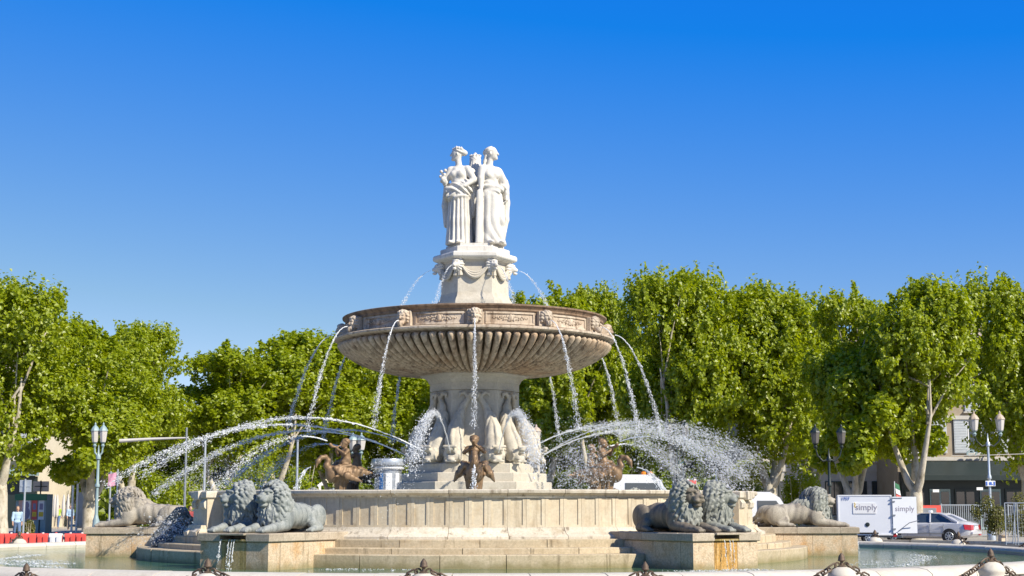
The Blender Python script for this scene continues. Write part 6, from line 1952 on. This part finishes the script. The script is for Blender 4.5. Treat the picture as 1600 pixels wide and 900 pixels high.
# lorry cab behind the wall, right of the right swan
def cab(px0, px1, Y, topy, label, name, beacons):
    d = Y + 45; x0, x1 = gx(px0, Y), gx(px1, Y); zt = at(px0, topy, Y).z
    w = x1 - x0
    t = thing(name, label, 'truck' if beacons else 'van', ((x0 + x1) / 2, Y, 0))
    P = []
    for y in (0.0, 2.1):
        P += [(-w / 2, y, 0.45), (w / 2, y, 0.45), (w / 2, y, zt * 0.58), (w / 2 - 0.45, y, zt - 0.28), (w / 2 - 0.9, y, zt - 0.02), (-w / 2, y, zt)]
    F = [(0, 1, 2, 3, 4, 5), (11, 10, 9, 8, 7, 6)] + [(i, i + 6, (i + 1) % 6 + 6, (i + 1) % 6) for i in range(6)]
    put('body', MB().add(P, F).mesh('body', M['white']), t)
    put('side_window', MB().add([(-w * 0.1, -0.02, zt * 0.62), (w / 2 - 0.25, -0.02, zt * 0.62), (w / 2 - 0.62, -0.02, zt - 0.42), (-w * 0.1, -0.02, zt - 0.42), (-w * 0.1, 0.02, zt * 0.62), (w / 2 - 0.25, 0.02, zt * 0.62), (w / 2 - 0.62, 0.02, zt - 0.42), (-w * 0.1, 0.02, zt - 0.42)],
                                [(0, 1, 2, 3), (7, 6, 5, 4), (0, 4, 5, 1), (1, 5, 6, 2), (2, 6, 7, 3), (3, 7, 4, 0)]).mesh('side_window', M['carglass']), t)
    put('windscreen', MB().add([(w / 2 - 0.02, 0.12, zt * 0.6), (w / 2 - 0.02, 1.98, zt * 0.6), (w / 2 - 0.44, 1.98, zt - 0.32), (w / 2 - 0.44, 0.12, zt - 0.32), (w / 2 + 0.02, 0.12, zt * 0.6), (w / 2 + 0.02, 1.98, zt * 0.6), (w / 2 - 0.40, 1.98, zt - 0.30), (w / 2 - 0.40, 0.12, zt - 0.30)],
                               [(3, 2, 1, 0), (4, 5, 6, 7), (0, 1, 5, 4), (2, 3, 7, 6), (1, 2, 6, 5), (3, 0, 4, 7)]).mesh('windscreen', M['carglass']), t)
    for x in (-w * 0.3, w * 0.28):
        wheel(t, (x, 0.12, 0.45), 0.45, 0.25)
    if beacons:
        for px in beacons:
            put('beacon', MB().lathe([(0.12, 0), (0.13, 0.15), (0.08, 0.2)], 12, c=(gx(px, Y) - t.location.x, 0.5, zt - 0.06)).mesh('beacon', M['orange'], 40), t)
cab(930, 1048, 31, 741, 'white truck with two orange beacons behind the right swan', 'truck', (1008, 1018))
cab(1150, 1234, 27, 768, 'white van behind the right pier of the basin wall', 'van', None)
t = thing('road_sign', 'dark overhead board with a teal and a white plate behind the right spray', 'sign', (gx(1075, 50), 50, 0))
for px in (1069, 1120): put('post', MB().lathe([(0.07, 0), (0.06, at(px, 722, 50).z)], 8, c=(gx(px, 50) - t.location.x, 0, 0)).mesh('post', M['galv'], 40), t)
bx('board', (gx(1095, 50) - t.location.x, -0.09, at(1095, 726, 50).z), (72 / FPX * 95, 0.06, 0.42), 'dark', t)
for px, mt in ((1065, 'sign_teal'), (1077, 'beige')): bx('plate', (gx(px, 50) - t.location.x, -0.13, at(px, 722.5, 50).z), (0.32, 0.03, 0.2), mt, t)
t = thing('traffic_barrier', 'white and red traffic board behind the front right lions', 'barrier', (gx(1082, 34), 34, 0))
for px in (1076, 1087): bx('post', (gx(px, 34) - t.location.x, 0, at(px, 748, 34).z / 2), (0.12, 0.08, at(px, 748, 34).z), 'wplastic', t)
bx('board', (0, -0.07, at(1082, 756, 34).z), (0.4, 0.05, 0.35), 'red', t)

# --- fences at right
def railing(px0, px1, Y, y_top, label, n, rz=0.0):
    x0, x1 = gx(px0, Y), gx(px1, Y); z1 = at(px0, y_top, Y).z; w = x1 - x0
    t = thing('railing', label, 'railing', ((x0 + x1) / 2, Y, 0), rz)
    for z in (0.15, z1): put('rail', MB().box((0, 0, z), (w, 0.05, 0.05)).mesh('rail', M['galv']), t)
    bme = MB().box((0, 0, z1 / 2 + 0.07), (0.026, 0.026, z1 - 0.14)).mesh('bar', M['galv'])
    for i in range(n): put('bar', bme, t, loc=(-w / 2 + 0.04 + i * (w - 0.08) / (n - 1), 0, 0))
    for x in (-w / 2, w / 2): put('post', MB().lathe([(0.04, 0), (0.04, z1 + 0.08)], 8, c=(x, 0, 0)).mesh('post', M['galv'], 40), t)
railing(1471, 1546, 43, 789, 'grey metal railing behind the silver car', 24)
railing(1575, 1640, 46, 790, 'grey metal railing at the right edge behind shrubs', 20)
Yf = 26.5
t = thing('wire_fence_panel', 'tall galvanised fence panel at the right edge', 'fence panel', (gx(1596, Yf), Yf, 0), R_(-8))
x0 = gx(1571, Yf) - t.location.x; z1 = at(1571, 786, Yf).z
for x in (x0, x0 + 0.42, x0 + 0.55, x0 + 1.7): put('post', MB().tube([(x, 0, 0), (x, 0, z1)], 0.025, 8).mesh('post', M['galv'], 60), t)
for z in (0.12, z1): put('rail', MB().tube([(x0, 0, z), (x0 + 1.9, 0, z)], 0.022, 8).mesh('rail', M['galv'], 60), t)
put('brace', MB().tube([(x0 + 0.30, -0.03, 0.05), (x0 + 0.48, -0.03, z1)], 0.022, 8).mesh('brace', M['galv'], 60), t)
wr_ = MB()
for i in range(16): wr_.box((x0 + 0.06 + i * 0.115, 0, z1 / 2), (0.006, 0.006, z1 - 0.2))
for i in range(9): wr_.box((x0 + 0.95, 0.008, 0.2 + i * 0.2), (1.85, 0.006, 0.006))
tag(put('wire_mesh', wr_.mesh('wire_mesh', M['galv']), t), kind='stuff')
Yp = 41
t = thing('notice_board', 'red framed board with grey panel behind the car roof', 'board', (gx(1444, Yp), Yp, 0))
x0, x1 = gx(1424, Yp) - t.location.x, gx(1470, Yp) - t.location.x
zt, zb = at(1444, 789.5, Yp).z, 0.3
bx('frame', ((x0 + x1) / 2, 0, (zt + zb) / 2), (x1 - x0, 0.08, zt - zb), 'red', t)
bx('panel', (gx(1448, Yp) - t.location.x, -0.05, zt - 0.55), (1.05, 0.05, 0.8), 'grey', t)
bx('patch', (gx(1429, Yp) - t.location.x, -0.05, zt - 0.5), (0.3, 0.05, 0.5), 'orange', t)
for x in (x0, x1): put('post', MB().lathe([(0.04, 0), (0.04, zt + 0.03)], 8, c=(x, 0.1, 0)).mesh('post', M['galv'], 40), t)
t = thing('cardboard_box', 'beige carton on the kerb right of the silver car', 'box', (gx(1565, 29), 29, 0.0), 0.2)
bx('carton', (0, 0, 0.21), (0.30, 0.3, 0.42), 'beige', t); bx('flap', (0.0, -0.2, 0.40), (0.28, 0.16, 0.012), 'beige', t)
t = thing('flag', 'small green and white flag behind the trailer door', 'flag', (gx(1399, 36), 36, 0))
put('pole', MB().lathe([(0.025, 0), (0.02, at(1399, 752, 36).z)], 6).mesh('pole', M['wplastic'], 40), t)
za = at(1399, 754, 36).z
for i, mt in enumerate(('green', 'wplastic', 'red')):
    b = MB(); b.add([(0.02 + 0.03 * i, 0.02 * i, za - 0.28 * i), (0.26 + 0.03 * i, 0.05, za - 0.12 - 0.28 * i), (0.30 + 0.03 * i, 0.04, za - 0.4 - 0.28 * i), (0.05 + 0.03 * i, 0, za - 0.28 - 0.28 * i),
                     (0.02 + 0.03 * i, 0.02 * i + 0.015, za - 0.28 * i), (0.26 + 0.03 * i, 0.065, za - 0.12 - 0.28 * i), (0.30 + 0.03 * i, 0.055, za - 0.4 - 0.28 * i), (0.05 + 0.03 * i, 0.015, za - 0.28 - 0.28 * i)],
                    [(0, 1, 2, 3), (7, 6, 5, 4), (0, 4, 5, 1), (1, 5, 6, 2), (2, 6, 7, 3), (3, 7, 4, 0)])
    put('stripe', b.mesh('stripe', M[mt]), t)
t = thing('overhead_cable', 'thin cable running to the right edge above the cafe front', 'cable', (gx(1490, 40), 40, 0))
put('cable', MB().tube([(0, 0, at(1490, 712, 40).z), (gx(1552, 40) - t.location.x, 0, at(1552, 711, 40).z), (gx(1640, 40) - t.location.x, 0, at(1640, 708, 40).z)], 0.018, 5).mesh('cable', M['lampglass'], 60), t)

# --- people
M['skin'] = plain_mat('skin', (0.48, 0.29, 0.20), 0.6)
for n_, c_ in (('cloth_blue', (0.36, 0.50, 0.66)), ('cloth_dark', (0.03, 0.035, 0.05)), ('cloth_lime', (0.38, 0.52, 0.05)), ('cloth_sand', (0.60, 0.42, 0.20)), ('cloth_red', (0.30, 0.05, 0.05)), ('cloth_jeans', (0.10, 0.16, 0.28)), ('cloth_pale', (0.62, 0.66, 0.70)), ('hair_dark', (0.03, 0.02, 0.015)), ('hair_grey', (0.14, 0.12, 0.10))):
    M[n_] = plain_mat(n_, c_, 0.85)
def person_meshes(step, arm):
    s = SDF((-0.45, -0.5, 0), (0.45, 0.5, 1.82), 0.022)
    J = {}
    for sg in (-1, 1):
        hip, knee, ank = (sg * 0.09, 0, 0.92), (sg * 0.10, -sg * step * 0.5 - 0.04, 0.50), (sg * 0.10, -sg * step, 0.08)
        J[sg] = (hip, knee, ank)
        s.chain([hip, knee, ank], [0.085, 0.062, 0.042], 0.03)
        s.cone((ank[0], ank[1] + 0.04, 0.045), (ank[0] * 1.15, ank[1] - 0.15, 0.035), 0.042, 0.035, 0.02)
        sh = (sg * 0.19, 0, 1.42); el = (sg * 0.235, sg * arm * 0.5 + 0.03, 1.15); wr2 = (sg * 0.235, sg * arm - 0.06, 0.92)
        J[sg * 2] = (sh, el, wr2)
        s.chain([sh, el, wr2], [0.058, 0.046, 0.034], 0.03)
        hand(s, wr2, (0, -0.2, -1), (-sg * 0.6, 0.2, 0), 0.72)
    s.ell((0, 0, 0.98), (0.165, 0.115, 0.13), 0.05); s.ell((0, 0, 1.2), (0.15, 0.10, 0.16), 0.05); s.ell((0, 0, 1.36), (0.185, 0.11, 0.13), 0.05)
    s.cone((0, 0, 1.42), (0, -0.01, 1.56), 0.06, 0.055, 0.03)
    face(s, (0, -0.02, 1.64), (0, -1, 0), 0.62)
    body = s.mesh('body', M['skin'])
    s = SDF((-0.45, -0.4, 0.8), (0.45, 0.4, 1.6), 0.022)
    s.ell((0, 0, 0.98), (0.18, 0.13, 0.13), 0.05); s.ell((0, 0, 1.2), (0.168, 0.118, 0.18), 0.05); s.ell((0, 0, 1.36), (0.20, 0.125, 0.14), 0.05)
    for sg in (-1, 1): s.chain([J[sg * 2][0], J[sg * 2][1], tuple(np.array(J[sg * 2][1]) * 0.5 + np.array(J[sg * 2][2]) * 0.5)], [0.075, 0.062, 0.055], 0.03)
    shirt = s.mesh('shirt', M['cloth_blue'])
    s = SDF((-0.35, -0.6, 0.03), (0.35, 0.6, 1.1), 0.022)
    s.ell((0, 0, 0.95), (0.178, 0.128, 0.11), 0.05)
    for sg in (-1, 1): s.chain(J[sg], [0.102, 0.08, 0.062], 0.03)
    trousers = s.mesh('trousers', M['cloth_dark'])
    s = SDF((-0.2, -0.2, 1.5), (0.2, 0.2, 1.85), 0.018)
    s.ell((0, 0.02, 1.68), (0.092, 0.105, 0.10), 0.02); s.ell((0, 0.06, 1.62), (0.08, 0.06, 0.09), 0.02)
    s.ell((0, -0.14, 1.62), (0.07, 0.10, 0.09), 0.02, sub=True)
    hair = s.mesh('hair', M['hair_dark'])
    return body, shirt, trousers, hair
PM = [person_meshes(0.22, 0.16), person_meshes(0.05, 0.04)]
PEOPLE = [(27.5, 34, 0.4, 0, 'cloth_blue', 'cloth_jeans', 'hair_grey', 'person in pale blue shirt walking at far left beside the pole sign'),
          (64, 80, 2.6, 0, 'cloth_pale', 'cloth_jeans', 'hair_dark', 'person in pale top left of the street group'),
          (71, 82, 0.2, 0, 'cloth_sand', 'cloth_sand', 'hair_dark', 'person in sand coloured clothes in the street group'),
          (77, 85, 3.0, 0, 'cloth_red', 'cloth_dark', 'hair_dark', 'person in dark red top in the street group'),
          (84, 83, 0.1, 1, 'cloth_dark', 'cloth_dark', 'hair_dark', 'person all in black in the street group'),
          (91.5, 78, -0.2, 0, 'cloth_lime', 'cloth_jeans', 'hair_dark', 'person in lime green and black top in the street group'),
          (110, 70, 0.5, 1, 'cloth_blue', 'cloth_dark', 'hair_grey', 'person in light blue shirt standing by the white shelter'),
          (297, 38, 0.8, 1, 'cloth_red', 'cloth_blue', 'hair_dark', 'person in red top just left of the basin wall')]
for px, Y, rz, pm, sh, tr_, hr, lb in PEOPLE:
    t = thing('person', lb, 'person', (gx(px, Y), Y, 0), rz)
    b_, s_, q_, h_ = PM[pm]
    put('body', b_, t); put('shirt', with_mat(s_, sh), t); put('trousers', with_mat(q_, tr_), t); put('hair', with_mat(h_, hr), t)
